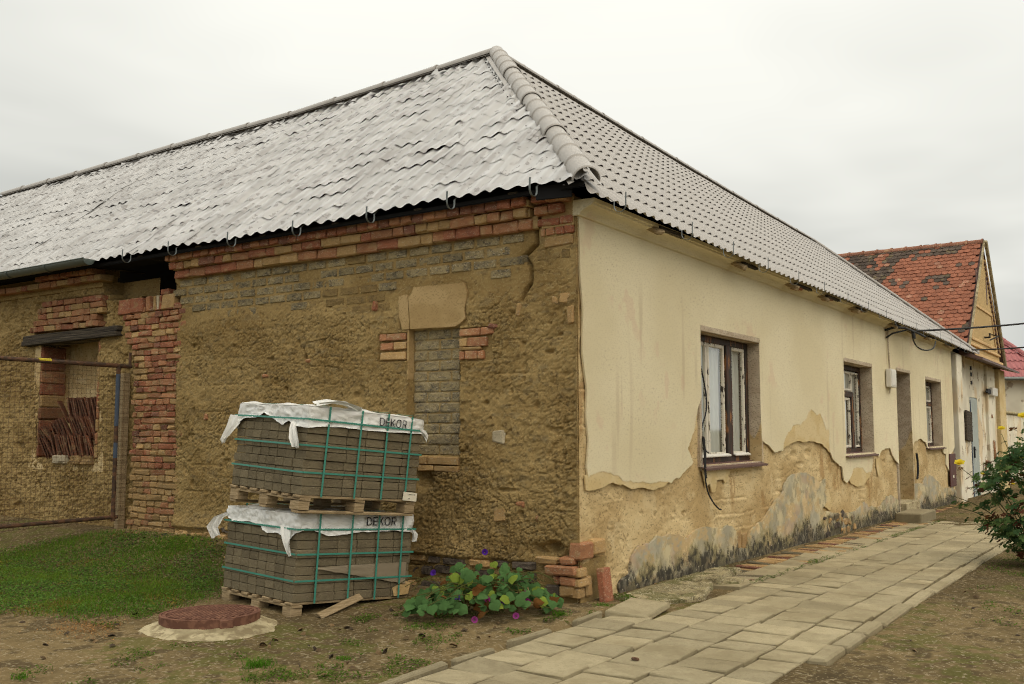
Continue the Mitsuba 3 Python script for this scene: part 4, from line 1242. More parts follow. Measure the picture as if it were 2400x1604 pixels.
def pallet(F, L_, W_, label):
    t = thing('pallet', label, 'pallet', 'wooden pallets under the paver packs')
    n = 7
    for i in range(n):
        v0 = (W_ - .1) * i / (n - 1)
        add(f'{t}__deck_board', F(at(cbox(L_ + .015, .098 + rw.uniform(-.012, .008), .021, .003, .0015, rw), (L_ / 2 - .005, v0 + .05, -.0115))), 'pallet_wood')
    for u in (.05, L_ / 2, L_ - .05):
        add(f'{t}__stringer', F(at(cbox(.1, W_ + .01, .021, .003, .0012, rw), (u, W_ / 2, -.034))), 'pallet_wood')
        for v in (.07, W_ / 2, W_ - .07):
            add(f'{t}__foot_block', F(at(cbox(.105, .135, .078, .005, .002, rw), (u - .0, v, -.0845))), 'pallet_wood')
    for v in (.06, W_ / 2, W_ - .06):
        add(f'{t}__bottom_board', F(at(cbox(L_, .1, .021, .003, .0012, rw), (L_ / 2, v, -.135))), 'pallet_wood')
    return t


def pack(F, L_, W_, hh, hemL, hemR, label, seed, jut=None, straps=(.16, .45, .75)):
    r = np.random.default_rng(seed)
    t = thing('paver_pack', label, 'paver pack', 'strapped packs of concrete pavers')
    piece(f'{t}__inner_pavers', F(bx(.10, L_ - .004, .10, W_ - .004, .002, hh - .004)), 5, 1.0)
    nr = 10
    ph = hh / nr
    for k in range(nr):
        z = ph * (k + .5)
        out = .016 if jut == k else 0.0
        du, dv = r.normal(0, .0035), r.normal(0, .0035) - out
        edges = np.linspace(0, L_, 7)
        for i in range(6):
            ln = edges[i + 1] - edges[i]
            m = cbox(ln - .006, .16, ph - .004, .003, .0008, r)
            piece(f'{t}__paver', F(at(m, (edges[i] + ln / 2 + du, .08 + dv + r.normal(0, .0015), z))), 5, r.choice([r.uniform(.84, 1.08), r.uniform(.95, 1.2)], p=[.85, .15]))
        ed = np.linspace(.165, W_, 8)
        for i in range(7):
            ln = ed[i + 1] - ed[i]
            m = cbox(.16, ln - .007, ph - .004, .003, .0008, r)
            piece(f'{t}__paver', F(at(m, (.08 + du + r.normal(0, .0015), ed[i] + ln / 2 + dv, z))), 5, r.choice([r.uniform(.82, 1.06), r.uniform(.95, 1.15)], p=[.85, .15]))
    # plastic hood: a crumpled sheet over the top with a torn hem
    per = np.array([0, W_, W_ + L_, 2 * W_ + L_, 2 * W_ + 2 * L_])
    q = np.concatenate([np.linspace(per[i], per[i + 1], 74)[:-1] for i in range(4)] + [[per[4]]])

    def base(qq):
        i = np.clip(np.searchsorted(per, qq, 'right') - 1, 0, 3)
        tt = qq - per[i]
        u = np.select([i == 0, i == 1, i == 2], [0 * tt, tt, 0 * tt + L_], L_ - tt)
        v = np.select([i == 0, i == 1, i == 2], [W_ - tt, 0 * tt, tt], 0 * tt + W_)
        nx_ = np.select([i == 0, i == 1, i == 2], [-1., 0, 1.], 0.)
        ny_ = np.select([i == 0, i == 1, i == 2], [0., -1., 0], 1.)
        return u, v, nx_, ny_

    def crumple(qq, w):
        pq = np.stack([qq * 5, w * 9 + qq * 2, qq * 0 + seed], -1)
        rid = 1 - 2 * np.abs(mfbm(pq, 3, seed) - .5) * 2
        pq2 = np.stack([qq * 13 + w * 6, w * 30, qq * 0 + seed], -1)
        return .006 + .032 * (rid - .3).clip(0, 1) ** 2 + .016 * (1 - 4 * np.abs(mfbm(pq2, 2, seed + 3) - .5)).clip(0, 1) ** 2

    def hem(qq):
        xl = [a * W_ for a, b in hemL] + [W_ + a * L_ for a, b in hemR[1:]] + [2 * W_ + L_, 2 * W_ + 2 * L_]
        yl = [b for a, b in hemL] + [b for a, b in hemR[1:]] + [.15, hemL[0][1]]
        hh_ = np.interp(qq, xl, yl)
        return hh_ + .008 * (mfbm(np.stack([qq * 14, qq * 0, qq * 0 + seed], -1), 3, 4) - .5)

    nv = 12
    Q, V = np.meshgrid(q, np.linspace(0, 1, nv), indexing='ij')
    u, v, a, b = base(Q)
    drop = hem(Q) * V
    off = crumple(Q, drop) * (.6 + .4 * V) + .010 * (V > .85) * (V - .85) / .15
    side = np.stack([u + a * off, v + b * off, hh + .010 - drop - .004 * (V == 0)], -1).reshape(-1, 3)
    TU, TV = np.meshgrid(np.linspace(-.012, L_ + .012, 70), np.linspace(-.012, W_ + .012, 70), indexing='ij')
    tq = np.stack([TU * 4, TV * 4, TU * 0 + seed], -1)
    tz = hh + .010 + .07 * (mfbm(tq, 4, seed + 9) - .42).clip(0, 1)
    ed = np.minimum(np.minimum(TU + .012, L_ + .012 - TU), np.minimum(TV + .012, W_ + .012 - TV)) / .05
    tz = hh + .008 + (tz - hh - .008) * np.clip(ed, 0, 1)
    hood = add(f'{t}__plastic_hood', F(join([(side, grid(len(q), nv)), (np.stack([TU, TV, tz], -1).reshape(-1, 3), grid(70, 70))])), 'film', True)
    # straps
    for fz in straps:
        z = hh * (1 - fz)
        o = .028 if fz < .3 else .013
        ro = [bx(-o - .002, -o, -o, W_ + o, z - .0075, z + .0075, .0005), bx(L_ + o, L_ + o + .002, -o, W_ + o, z - .0075, z + .0075, .0005), bx(-o, L_ + o, -o - .002 - (.016 if jut is not None and fz > .3 else 0), -o - (.016 if jut is not None and fz > .3 else 0), z - .0075, z + .0075, .0005), bx(-o, L_ + o, W_ + o, W_ + o + .002, z - .0075, z + .0075, .0005)]
        add(f'{t}__strap', F(join(ro)), 'strap')
    for u0 in (.155, .43, .665, .885):
        u_ = u0 * L_
        ju = .018 if jut is not None else 0.0
        ro = [bx(u_ - .009, u_ + .009, -.022 - ju, -.020 - ju, -.01, hh + .02, .0005), bx(u_ - .009, u_ + .009, -.022 - ju, W_ + .02, hh + .030, hh + .032, .0005), bx(u_ - .009, u_ + .009, W_ + .018, W_ + .02, -.01, hh + .032, .0005)]
        add(f'{t}__strap', F(join(ro)), 'strap')

    def lettering(text, u0, z0, ht, bs, stretch=1.0):
        m = meshkit.text_mesh(text, ht, .0008)
        v_ = np.array(m.vertices)
        uu, zz = u0 + v_[:, 0] * stretch, z0 + v_[:, 1]
        off_ = crumple(W_ + uu, hh + .01 - zz) * .5 + .022
        return add(f'{hood}__lettering', F((np.stack([uu, -off_ - v_[:, 2], zz], 1), np.array(m.faces))), bs)

    return t, hood, lettering


def tail(base, F, pts, widths, wdir, seed):
    """a loose corner of the film hanging down, creased along its length"""
    r = np.random.default_rng(seed)
    p = np.asarray(pts, float)
    w = np.asarray(wdir, float)
    n = len(p)
    cols = np.linspace(-.5, .5, 7)
    v = p[:, None] + cols[None, :, None] * np.asarray(widths)[:, None, None] * w + np.array([0, 0, 0])
    fold = .018 * np.cos(cols * 13)[None, :] * np.linspace(.6, 1.2, n)[:, None] + r.normal(0, .004, (n, 7))
    nn = np.cross(p[-1] - p[0], w)
    nn /= np.linalg.norm(nn)
    v = v + fold[..., None] * nn
    v[-1, :, 2] += r.normal(0, .012, 7)
    add(base, F((v.reshape(-1, 3), grid(n, 7))), 'film', True)


F1 = frame((-1.748, 1.666, .101), (-10.569, 3.823, .853))
F2 = frame((-1.801, 1.54, .976), (-10.589, 4.354, 3.007))
W1, H1, W2, H2 = 1.146, .708, 1.12, .715
pa1 = pallet(F1, 1.2, W1, 'weathered wooden pallet sunk into the ground under the lower paver pack')
pa2 = pallet(F2, 1.2, W2, 'weathered wooden pallet between the two stacked paver packs')
k1, h1, let1 = pack(F1, 1.2, W1, H1, [(0, .09), (.1, .13), (.35, .115), (.5, .13), (.62, .195), (.75, .175), (.85, .20), (.93, .22), (1, .15)], [(0, .15), (.06, .12), (.14, .15), (.24, .185), (.5, .155), (.8, .145), (1, .16)],
                    'lower pack of grey concrete pavers with bulging rows and torn white film', 301, 5, (.17, .455, .757))
k2, h2, let2 = pack(F2, 1.2, W2, H2, [(0, .23), (.05, .19), (.12, .135), (.3, .12), (.42, .075), (.55, .125), (.68, .17), (.76, .135), (.85, .17), (1, .18)], [(0, .18), (.1, .16), (.25, .15), (.5, .155), (.75, .145), (1, .135)],
                    'upper pack of grey concrete pavers leaning on its pallet under white film', 302, None, (.14, .437, .743))
let1('DEKOR', .66, H1 - .087, .072, 'print_black', 1.0)
let2('DEKOR', .69, H2 - .092, .070, 'print_black', .95)
tail(f'{k1}__film_tail', F1, [(-.02, .14, H1 - .10), (-.04, .10, H1 - .17), (-.045, .075, H1 - .25), (-.03, .05, H1 - .33)], [.12, .10, .05, .015], (.25, -1, 0), 1)
tail(f'{k1}__film_tail', F1, [(-.0, W1 - .02, H1 - .05), (-.07, W1 + .04, H1 - .10), (-.10, W1 + .08, H1 - .19), (-.07, W1 + .05, H1 - .27)], [.06, .09, .11, .08], (.6, -.8, 0), 2)
tail(f'{k1}__film_tail', F1, [(1.19, -.02, H1 - .12), (1.215, -.03, H1 - .17), (1.21, -.02, H1 - .23)], [.05, .06, .03], (1, .3, 0), 3)
tail(f'{k2}__film_tail', F2, [(-.02, W2 - .02, H2 - .10), (-.05, W2 + .0, H2 - .20), (-.08, W2 + .05, H2 - .29), (-.10, W2 + .06, H2 - .34)], [.17, .12, .07, .03], (.4, -.9, 0), 4)
tail(f'{k2}__film_tail', F2, [(-.03, .17, H2 - .13), (-.05, .13, H2 - .19), (-.055, .09, H2 - .27), (-.045, .07, H2 - .33)], [.05, .08, .10, .05], (.2, -1, 0), 5)
tail(f'{k2}__film_tail', F2, [(.05, .0, H2 + .03), (.2, -.01, H2 + .06), (.34, .0, H2 + .055), (.5, .02, H2 + .015)], [.10, .16, .15, .08], (-.1, 1, .1), 6)
tail(f'{k2}__film_tail', F2, [(1.16, -.02, H2 - .10), (1.21, -.03, H2 - .13), (1.25, -.03, H2 - .155)], [.06, .07, .04], (.3, .6, -.6), 7)
# torn film stuck to the side of the lower pack and papers
uu, ww = np.meshgrid(np.linspace(0, 1, 26), np.linspace(0, 1, 8), indexing='ij')
lo = H1 * (.38 - .23 * uu) + .012 * (mfbm(np.stack([uu * 40, uu * 0, uu * 0], -1), 2, 3) - .5)
hi_ = H1 * (.40 + .02 * uu) + 0 * uu
zz_ = lo + (hi_ - lo) * ww
vv = -.020 - .012 * mfbm(np.stack([uu * 5, ww * 4, uu * 0 + 2], -1), 3, 8)
mat('dirty_film', (.235, .195, .135), .45, .4)
add(f'{k1}__torn_film', F1((np.stack([.18 + .96 * uu, vv, zz_], -1).reshape(-1, 3), grid(26, 8))), 'dirty_film', True)
add(f'{k1}__brown_paper', F1((np.array([(1.02, -.03, .005), (1.17, -.04, .02), (1.2, -.03, .12), (1.15, -.012, .13), (1.01, -.010, .075)]), np.array([[0, 1, 3], [1, 2, 3], [0, 3, 4]]))), 'lintel_coat')
lab = add(f'{k2}__paper_label', F2(at(cbox(.155, .004, .075, .001), (1.115, -.026, .028), rot([0, 1, 0], 3))), 'paper')
for zc, w_ in ((.046, .09), (.010, .035)):
    for i in range(int(w_ / .009)):
        add(f'{lab}__print', F2(at(cbox(.006, .002, .006 if i % 3 else .004, .0005), (1.125 + .009 * i - .03, -.029, zc))), 'print_black') if i < 9 else None
# boards lying under the lower pallet
t = thing('loose_board', 'loose grey board wedged aslant under the front of the lower pallet', 'board')
add(f'{t}__plank', at(cbox(.56, .06, .022, .004, .002, rw), (-1.37, 1.49, .040), rot([0, 0, 1], 7) @ rot([0, 1, 0], -7) @ rot([1, 0, 0], 35)), 'pallet_wood')
# ---------------------------------------------------------------- manhole
mh = thing('manhole', 'round rusty manhole cover on a raised pale concrete collar in front of the pavers', 'manhole')
MC = np.array([-2.385, 1.88, .094])
LS_ = .93
MR = rot([0, 1, 0], .8) @ rot([1, 0, 0], -1.2)


def ring(r0, r1, z0, z1, n=72):
    g_ = np.arange(n) * 2 * np.pi / n
    loops = [(r0, z0), (r1, z0), (r1, z1), (r0, z1)]
    v = np.concatenate([np.stack([r * np.cos(g_), r * np.sin(g_), 0 * g_ + z], 1) for r, z in loops])
    i = np.arange(n)
    f_ = np.concatenate([np.stack([a * n + i, a * n + (i + 1) % n, ((a + 1) % 4) * n + (i + 1) % n, ((a + 1) % 4) * n + i], 1) for a in range(4)])
    return v, f_[:, ::-1]


fr_ = [ring(.383, .402, -.075, .012)]
fr_.append(at(cbox(.11, .05, .075, .008), (.398 * math.cos(-1.93), .398 * math.sin(-1.93), -.03), rot([0, 0, 1], math.degrees(-1.93) + 90)))
add(f'{mh}__frame', at(join(fr_), MC, MR * LS_), 'lid_iron', 30)
st = [ring(.0, .379, -.03, .000), ring(.350, .379, .0, .008)]
for i in range(-9, 10):
    for j in range(-9, 10):
        cx_, cy_ = i * .040 + (j % 2) * .020, j * .036
        if math.hypot(cx_, cy_) < .338:
            st.append(at(cbox(.030, .024, .018, .004), (cx_, cy_, .004)))
lidm = join(st)
add(f'{mh}__cover', at(lidm, MC, MR @ rot([0, 0, 1], 28) * LS_), 'lid_iron')
n_a, n_r = 96, 16
ga, gr_ = np.meshgrid(np.linspace(0, 2 * np.pi, n_a + 1), np.linspace(0, 1, n_r), indexing='ij')
rad = .37 + gr_ * (.29 + .10 * nz(np.cos(ga) * 1.0, np.sin(ga) * 1.0, 1.6, 3) + .03 * nz(np.cos(ga), np.sin(ga), 7, 4) + .05 * np.cos(ga - 3.9))
zc = MC[2] - .045 - (MC[2] + .03) * (gr_ ** 1.15) + .030 * nz(rad * np.cos(ga), rad * np.sin(ga), 7, 5) * (1 - gr_ * .4)
cx_, cy_ = MC[0] + rad * np.cos(ga), MC[1] + rad * np.sin(ga)
zc = zc + .03 * gr_ * nz(cx_, cy_, 4.5, 15, 3) - .03 * (gr_ > .97)
add(f'{mh}__collar', (np.stack([cx_, cy_, zc], -1).reshape(-1, 3), grid(n_a + 1, n_r, True)), 'collar_concrete', 50)

# ---------------------------------------------------------------- wire mesh gate and its post
gt = thing('yard_gate', 'rusty tube framed gate panel filled with thin welded wire mesh', 'gate')
GY, GX0, GX1, GZ0, GZ1 = 6.60, -3.6, -.10, .42, 2.315
add(f'{gt}__top_rail', tube([(GX0, GY, GZ1), (GX1 + .12, GY, GZ1 - .01)], .026, 10), 'rust')
add(f'{gt}__bottom_rail', tube([(GX0, GY, GZ0 - .01), (GX1, GY, GZ0)], .024, 10), 'rust')
st_ = add(f'{gt}__stile', tube([(GX1 - .06, GY, GZ0 - .05), (GX1 - .06, GY, GZ1)], .026, 10), 'rust')
add(f'{st_}__blue_paint', join([tube([(GX1 - .061, GY - .001, 1.55), (GX1 - .061, GY - .001, 2.2)], .0268, 10), tube([(GX1 - .061, GY - .001, 1.15), (GX1 - .061, GY - .001, 1.34)], .0268, 10)]), 'blue_paint')
add(f'{gt}__hinge_stub', tube([(GX1 + .10, GY, GZ1 - .03), (GX1 + .10, GY, GZ1 + .17)], .018, 8), 'rust')
add(f'{gt}__paint_mark', tube([(-1.20, GY - .001, GZ1 + .001), (-1.05, GY - .001, GZ1)], .0268, 10), 'yellow_mark')
wires = []
for x in np.arange(GX0, GX1 + .10, .058):
    wires.append(tube([(x + rw.normal(0, .002), GY + .006 * math.sin(x * 3), GZ0 - .06), (x, GY + .015 * math.sin(x * 2), 1.3), (x + rw.normal(0, .003), GY + .006, GZ1 + .07)], .0017, 4, False))
for z in np.arange(GZ0 - .05, GZ1 + .08, .058):
    xx = np.linspace(GX0, GX1 + .10, 24)
    wires.append(tube(np.stack([xx, GY + .006 * np.sin(xx * 3) + .003, z + .006 * np.sin(xx * 2.3 + z * 5)], 1), .0017, 4, False))
add(f'{gt}__wire_mesh', join(wires), 'rust')
t = thing('fence_post', 'weathered square wooden post behind the hinge side of the wire gate', 'post')
add(f'{t}__shaft', at(cbox(.10, .08, 2.0, .008, .004, rw), (.0, 6.70, 1.22), rot([1, 0, 0], .4)), 'wood')
# ---------------------------------------------------------------- old roof tiles stored in the yard window
def beaver(w=.175, l=.34, t_=.016, n=7):
    g_ = np.linspace(np.pi, 2 * np.pi, n)
    pts = [(w / 2, l)] + [(-w / 2, l)] + [(w / 2 * math.cos(a), .07 + .07 * math.sin(a)) for a in g_]
    pts = np.array(pts)
    m = len(pts)
    v = np.vstack([np.c_[pts, np.zeros(m)], np.c_[pts, np.full(m, t_)]])
    f_ = [[0, i + 1, i] for i in range(1, m - 1)] + [[m, m + i, m + i + 1] for i in range(1, m - 1)]
    for i in range(m):
        j = (i + 1) % m
        f_ += [[i, j, m + j], [i, m + j, m + i]]
    return v, np.array(f_)


BV = beaver()
rt = np.random.default_rng(9)


def stored(y, z, x, lean, turn, pal, br):
    m = (BV[0] - [0, 0, .008], BV[1])
    # standing tile: width along x, length up, thickness along y
    R0 = np.array([[1., 0, 0], [0, 0, 1.], [0, 1., 0]])
    R_ = rot([0, 0, 1], turn) @ rot([1, 0, 0], lean) @ R0
    m = at(m, (x, y, z), R_)
    m = (m[0], m[1][:, ::-1])
    k = piece('roof_tile', m, pal, br)
    labels[k] = {'label': 'old brown clay roof tile in the pile stored inside the yard window', 'category': 'roof tile', 'group': 'roof tiles piled in the yard window'}


for tier, (z, n, y0, dy, x) in enumerate(((1.10, 27, 7.42, .043, .10), (1.36, 28, 7.40, .043, .13), (1.60, 22, 7.42, .043, .16))):
    for i in range(n):
        y = y0 + dy * i
        if tier == 2 and i > 17:
            continue
        stored(y, z + rt.normal(0, .006) - .10 * (tier == 1) * max(0, (i - 15) / 9), x + rt.normal(0, .012), -14 - 8 * (tier == 1) + rt.normal(0, 3) - (10 if i > n - 6 else 0), 46 + rt.normal(0, 7), rt.choice([11, 11, 0, 11]), rt.uniform(.45, .85))

# ---------------------------------------------------------------- things by the house
t = thing('leaning_brick', 'single red brick leaning upright against the street wall at the house corner', 'brick')
piece(f'{t}__block', at(cbox(.155, .062, .30, .009, .003, rw), (.285, -.10, .135), rot([0, 1, 0], 4) @ rot([1, 0, 0], -9)), 0, 1.05)
t = thing('step_block', 'mossy concrete step block on the brick strip in front of the house door', 'step')
gz = float(ground_z(11.5, -.4))
piece(f'{t}__block', at(cbox(1.18, .46, .21, .02, .006, rw), (11.42, -.42, gz + .075), rot([0, 0, 1], -1)), 6, .72)
# ---------------------------------------------------------------- neighbouring house with the red tile roof
N_ = thing('red_tile_house', 'house with a steep red clay tile roof and an ochre gable beyond the old house', 'house')
AP, EL, ER = np.array([23.78, 7.08]), np.array([20.25, 3.62]), np.array([26.85, 3.50])
GYF = .02
gab = Polygon([(20.45, -.7), (26.35, -.7), (26.35, 3.6), (26.6, 3.75), AP - [0, .06], (20.5, 3.7), (20.45, 3.6)])
low = Polygon([(18.35, -.8), (26.35, -.8), (26.35, 3.45), (18.35, 3.45)]).difference(sbox(20.72, -.6, 21.95, 2.38))
nw = add(f'{N_}__street_front', extrude(low, .3, lambda a, b, c: (a, GYF + c, b)), 'white_wall')
gb = add(f'{N_}__gable', extrude(Polygon([(20.30, 3.40), (26.45, 3.40), (26.5, 3.55), AP - [0, .05], (20.35, 3.62)]), .3, lambda a, b, c: (a, -.03 + c, b)), 'gable_ochre')


def moulding(pts, w, d, m='gable_trim', y=-.03):
    ms = []
    for p, q in zip(pts[:-1], pts[1:]):
        p, q = np.array(p, float), np.array(q, float)
        L_ = np.linalg.norm(q - p)
        an = math.degrees(math.atan2(q[1] - p[1], q[0] - p[0]))
        ms.append(at(cbox(L_ + w * .6, d, w, .01), ((p[0] + q[0]) / 2, y - d / 2, (p[1] + q[1]) / 2), rot([0, -1, 0], an)))
    add(f'{gb}__moulding', join(ms), m)


moulding([(21.15, 4.0), (22.0, 5.0), (25.0, 5.0), (25.6, 4.0), (21.15, 4.0)], .08, .035)
moulding([(20.6, 3.82), (26.2, 3.82)], .07, .06)
moulding([(20.4, 3.55), (26.4, 3.55)], .12, .10)
moulding([(24.1, 6.55), (26.3, 3.95)], .10, .05, 'gable_trim')
for i in range(20):
    f_ = i / 19
    add(f'{gb}__dentil', at(cbox(.09, .05, .06, .01), (24.05 + 2.05 * f_, -.055, 6.45 - 2.5 * f_), rot([0, -1, 0], -50)), 'sill_metal')
for x in (22.35, 24.2):
    add(f'{gb}__vent_slit', bx(x, x + .13, -.042, -.028, 5.25, 6.1), 'sill_metal')
# hood over the front, pilasters, door, board
add(f'{N_}__front_hood', extrude(Polygon([(0, 0), (-.55, -.22), (-.55, -.28), (0, -.12)]), 7.4, lambda a, b, c: (19.25 + c, a, 3.55 + b - .0 * c)), 'sill_metal')
add(f'{N_}__pilaster', bx(18.25, 19.0, -.10, .15, -.7, 3.38, .015), 'white_wall')
add(f'{N_}__pilaster', bx(23.4, 24.9, -.06, .1, -.7, 3.35, .015), 'white_wall')
add(f'{N_}__pilaster', bx(25.05, 26.35, -.16, .15, -.7, 3.35, .015), 'yellow_coat')
dn = add(f'{N_}__door', bx(20.72, 21.95, .04, .09, -.55, 2.38), 'door_blue')
for x in (20.74, 21.14, 21.55):
    add(f'{dn}__panel_board', bx(x, x + .39, .02, .045, -.52, 2.34, .008), 'door_blue')
add(f'{dn}__edge', bx(20.70, 20.76, .0, .05, -.55, 2.30), 'blue_paint')
add(f'{dn}__handle', join([bx(21.0, 21.2, -.02, .02, .95, .99), bx(21.0, 21.06, -.02, .03, .75, 1.05)]), 'cable')
add(f'{N_}__notice_board', at(cbox(.85, .05, .78, .01), (20.1, -.03, 1.6), rot([0, 1, 0], 3)), 'beam')
lmp = add(f'{N_}__lamp_box', bx(23.6, 24.6, -.17, -.05, 2.50, 2.74, .01), 'white_box')
add(f'{lmp}__bracket', join([bx(23.05, 23.62, -.12, -.06, 2.55, 2.68), bx(22.75, 23.1, -.11, -.08, 2.58, 2.62)]), 'cable')
for z in (2.95, 3.0 + .12, 2.72):
    add(f'{N_}__wall_bolt', bx(21.0, 21.12, -.01, .03, z, z + .10), 'cable')
for (x, z, w_, h_) in ((24.2, .9, .35, .55), (24.0, 1.9, .2, .1), (22.6, .5, .2, .3), (19.1, .5, .12, 1.2)):
    m = at(cbox(w_, .03, h_, .02, .02, rw), (x, -.045 if x < 23 or x > 25 else -.07, z))
    piece(f'{N_}__brick', m, 1, .8)
# roof: planes and tiles
YB = 9.0
e0, r0 = np.array([EL[0], 0, EL[1]]), np.array([AP[0], 0, AP[1]])
ro = add(f'{N_}__roof', (np.array([(EL[0] + .05, -.06, EL[1] - .03), (AP[0], -.06, AP[1] - .05), (AP[0], YB, AP[1] - .05), (EL[0] + .05, YB, EL[1] - .03), (ER[0], -.12, ER[1]), (ER[0], YB, ER[1])]), np.array([[0, 1, 2, 3], [4, 5, 2, 1]])), 'sill_metal')
sl = r0 - e0
LS = np.linalg.norm(sl)
su = sl / LS
nn_ = np.cross(np.array([0, 1., 0]), su)
nn_ *= np.sign(nn_[2])
rt2 = np.random.default_rng(31)
NT = 29
ex = LS / NT
BT = beaver(.168, .30, .020, 9)
near_t, rest, rest_uv = [], [], []
Rt = np.stack([np.array([0, -1., 0]), su, nn_], 1)
for k in range(NT):
    for j in range(31):
        y = -.02 + .172 * (j + .5 * (k % 2))
        if y > 5.2 or y < .0:
            continue
        o = e0 + su * (ex * k) + nn_ * (.022 + rt2.normal(0, .003)) + np.array([0, y, 0])
        m = at(BT, o, Rt @ rot([1, 0, 0], -6.5 + rt2.normal(0, 1.1)) @ rot([0, 0, 1], rt2.normal(0, 1.6)))
        dark = mnoise(np.array([[y * 1.1, k * .22, 3.0]]), 12)[0]
        dk = dark * .8 + .45 * float(step(1.8, 2.9, np.array(y))) * (k > 12) > .62
        pal = 9 if (dk and rt2.random() < .8) or rt2.random() < .05 else 8
        br = rt2.uniform(.85, 1.15) if pal == 8 else rt2.uniform(.8, 1.5)
        if rt2.random() < .05:
            pal, br = 11, rt2.uniform(1.2, 1.7)
        # the pile of tiles nearest to the street show largest
        near_t.append((y + .045 * abs(k - 16) * .3 + (0 if k > 4 else .5), m, pal, br))
near_t.sort(key=lambda q: q[0])
for i, (_, m, pal, br) in enumerate(near_t):
    if i < 298:
        piece(f'{ro}__tile', m, pal, br)
    else:
        rest.append(m)
        rest_uv.append(fill(m[0], *U(pal, br)))
add(f'{ro}__tile_field', join(rest), 'piece', False, uv=np.vstack(rest_uv), kind='stuff')
for i in range(13):
    y0 = -.08 + .43 * i
    g_ = np.linspace(-.2, np.pi + .2, 13)
    rr_ = np.array([.125, .125, .105, .10, .098])
    yy_ = np.array([y0, y0 + .05, y0 + .06, y0 + .2, y0 + .45])
    v = np.stack([np.stack([AP[0] + r_ * np.cos(g_), 0 * g_ + y_, AP[1] - .02 + r_ * np.sin(g_)], -1) for r_, y_ in zip(rr_, yy_)])
    m = (v.reshape(-1, 3), grid(5, 13))
    add(f'{ro}__ridge_tile', m, 'piece', False, uv=fill(m[0], *U(11, rt2.uniform(1.2, 1.6))))
add(f'{ro}__verge', join([tube([(AP[0], -.10, AP[1] + .03), (EL[0] - .05, -.10, EL[1] + .02)], .032, 6), tube([(AP[0], -.14, AP[1] + .02), (ER[0] + .02, -.14, ER[1])], .05, 6)]), 'collar_concrete')
add(f'{N_}__side_wall', join([bx(20.5, 20.8, .3, YB, -.7, 3.7), bx(26.0, 26.3, .3, YB, -.7, 3.7)]), 'white_wall')
ins = add(f'{N_}__insulator', join([tube([(23.3, -.05, 4.18), (23.3, -.20, 4.18), (23.3, -.20, 4.30)], .03, 6), tube([(24.4, -.1, 4.35), (23.9, -.35, 4.25), (23.3, -.2, 4.10)], .02, 6)]), 'cable')

# ---------------------------------------------------------------- house with the pink roof and the street wall in front of it
K = thing('pink_roof_house', 'pale house with a pink metal tile hip roof at the right edge', 'house')
PR, PF = np.array([math.sin(YAW), -math.cos(YAW), 0]), np.array([math.cos(YAW), math.sin(YAW), 0])   # along its front, and away from the street
PO = np.array([CAM[0], CAM[1], 0]) + PF * 38.0 + np.array([0, 0, 3.58])
PL = lambda a, b, c: PO + PR * a + PF * b + np.array([0, 0, c])
a0_, a1_, hb_, tn_ = 13.0, 21.8, 3.4, 1.12
pv = np.array([PL(a0_, 0, 0), PL(a1_, 0, 0), PL(a1_ - hb_, hb_, hb_ * tn_), PL(a0_ + hb_, hb_, hb_ * tn_), PL(a0_, 2 * hb_, 0), PL(a1_, 2 * hb_, 0)])
PM = np.stack([PR, PF, [0, 0, 1]], 1)
add(f'{K}__wall', at(cbox(a1_ - a0_ - .7, 2 * hb_ - .7, 5, .01), PL((a0_ + a1_) / 2, hb_, -2.45), PM), 'white_wall')
pr_ = add(f'{K}__roof', (pv - [0, 0, .06], np.array([[0, 1, 2], [0, 2, 3], [4, 0, 3], [1, 5, 2], [5, 4, 3], [5, 3, 2]])), 'pink_tile')
EW = lambda a: PO + a[..., None] * PR
RW = lambda a: PO + a[..., None] * PR + PF * hb_ + np.array([0, 0, hb_ * tn_])
NR = 11
for i in range(8):
    m = sheet(EW, RW, a0_ + i * 1.1, a0_ + (i + 1) * 1.1 + .02, .0, 70 + i, 0.0, .22, .055, .03, .1, .02)
    for p_, q_ in ((pv[0], pv[3]), (pv[2], pv[1])):
        n_ = np.cross(q_ - p_, np.array([0, 0, 1.]))
        n_ = n_ / np.linalg.norm(n_)
        if n_ @ (PL((a0_ + a1_) / 2, 1, 0) - p_) < 0:
            n_ = -n_
        if len(m[1]):
            m = clip_mesh(m, n_, p_)
    if len(m[1]):
        add(f'{pr_}__panel', m, 'pink_tile', 38)
cap_run(f'{pr_}__hip_cap', pv[1] + [0, 0, .06], pv[2] + [0, 0, .06], .11, 1.2, 3, (0, 0, 1), 0.0, 'pink_tile')
cap_run(f'{pr_}__hip_cap', pv[0] + [0, 0, .06], pv[3] + [0, 0, .06], .11, 1.2, 3, (0, 0, 1), 0.0, 'pink_tile')
add(f'{K}__gutter', tube([PL(a0_, -.08, -.04), PL(a1_, -.08, -.04)], .075, 8), 'zinc')
wl = thing('garden_wall', 'stained white garden wall with a grey coping along the street at the right edge', 'wall')
wm = add(f'{wl}__face', bx(26.35, 44, .12, .38, -1.2, 2.02, .01), 'white_wall')
for i in range(11):
    add(f'{wl}__coping', at(cbox(1.58, .42, .10, .03, .006, rw), (27.1 + 1.6 * i, .24, 2.06 + .02 * math.sin(i))), 'collar_concrete')
for (x, z, w_, h_) in ((26.9, .3, .35, 1.0), (27.7, .9, .5, .6), (27.9, 1.45, .35, .5)):
    piece(f'{wl}__brick', at(cbox(w_, .03, h_, .03, .03, rw), (x, .115, z)), 1, .85)

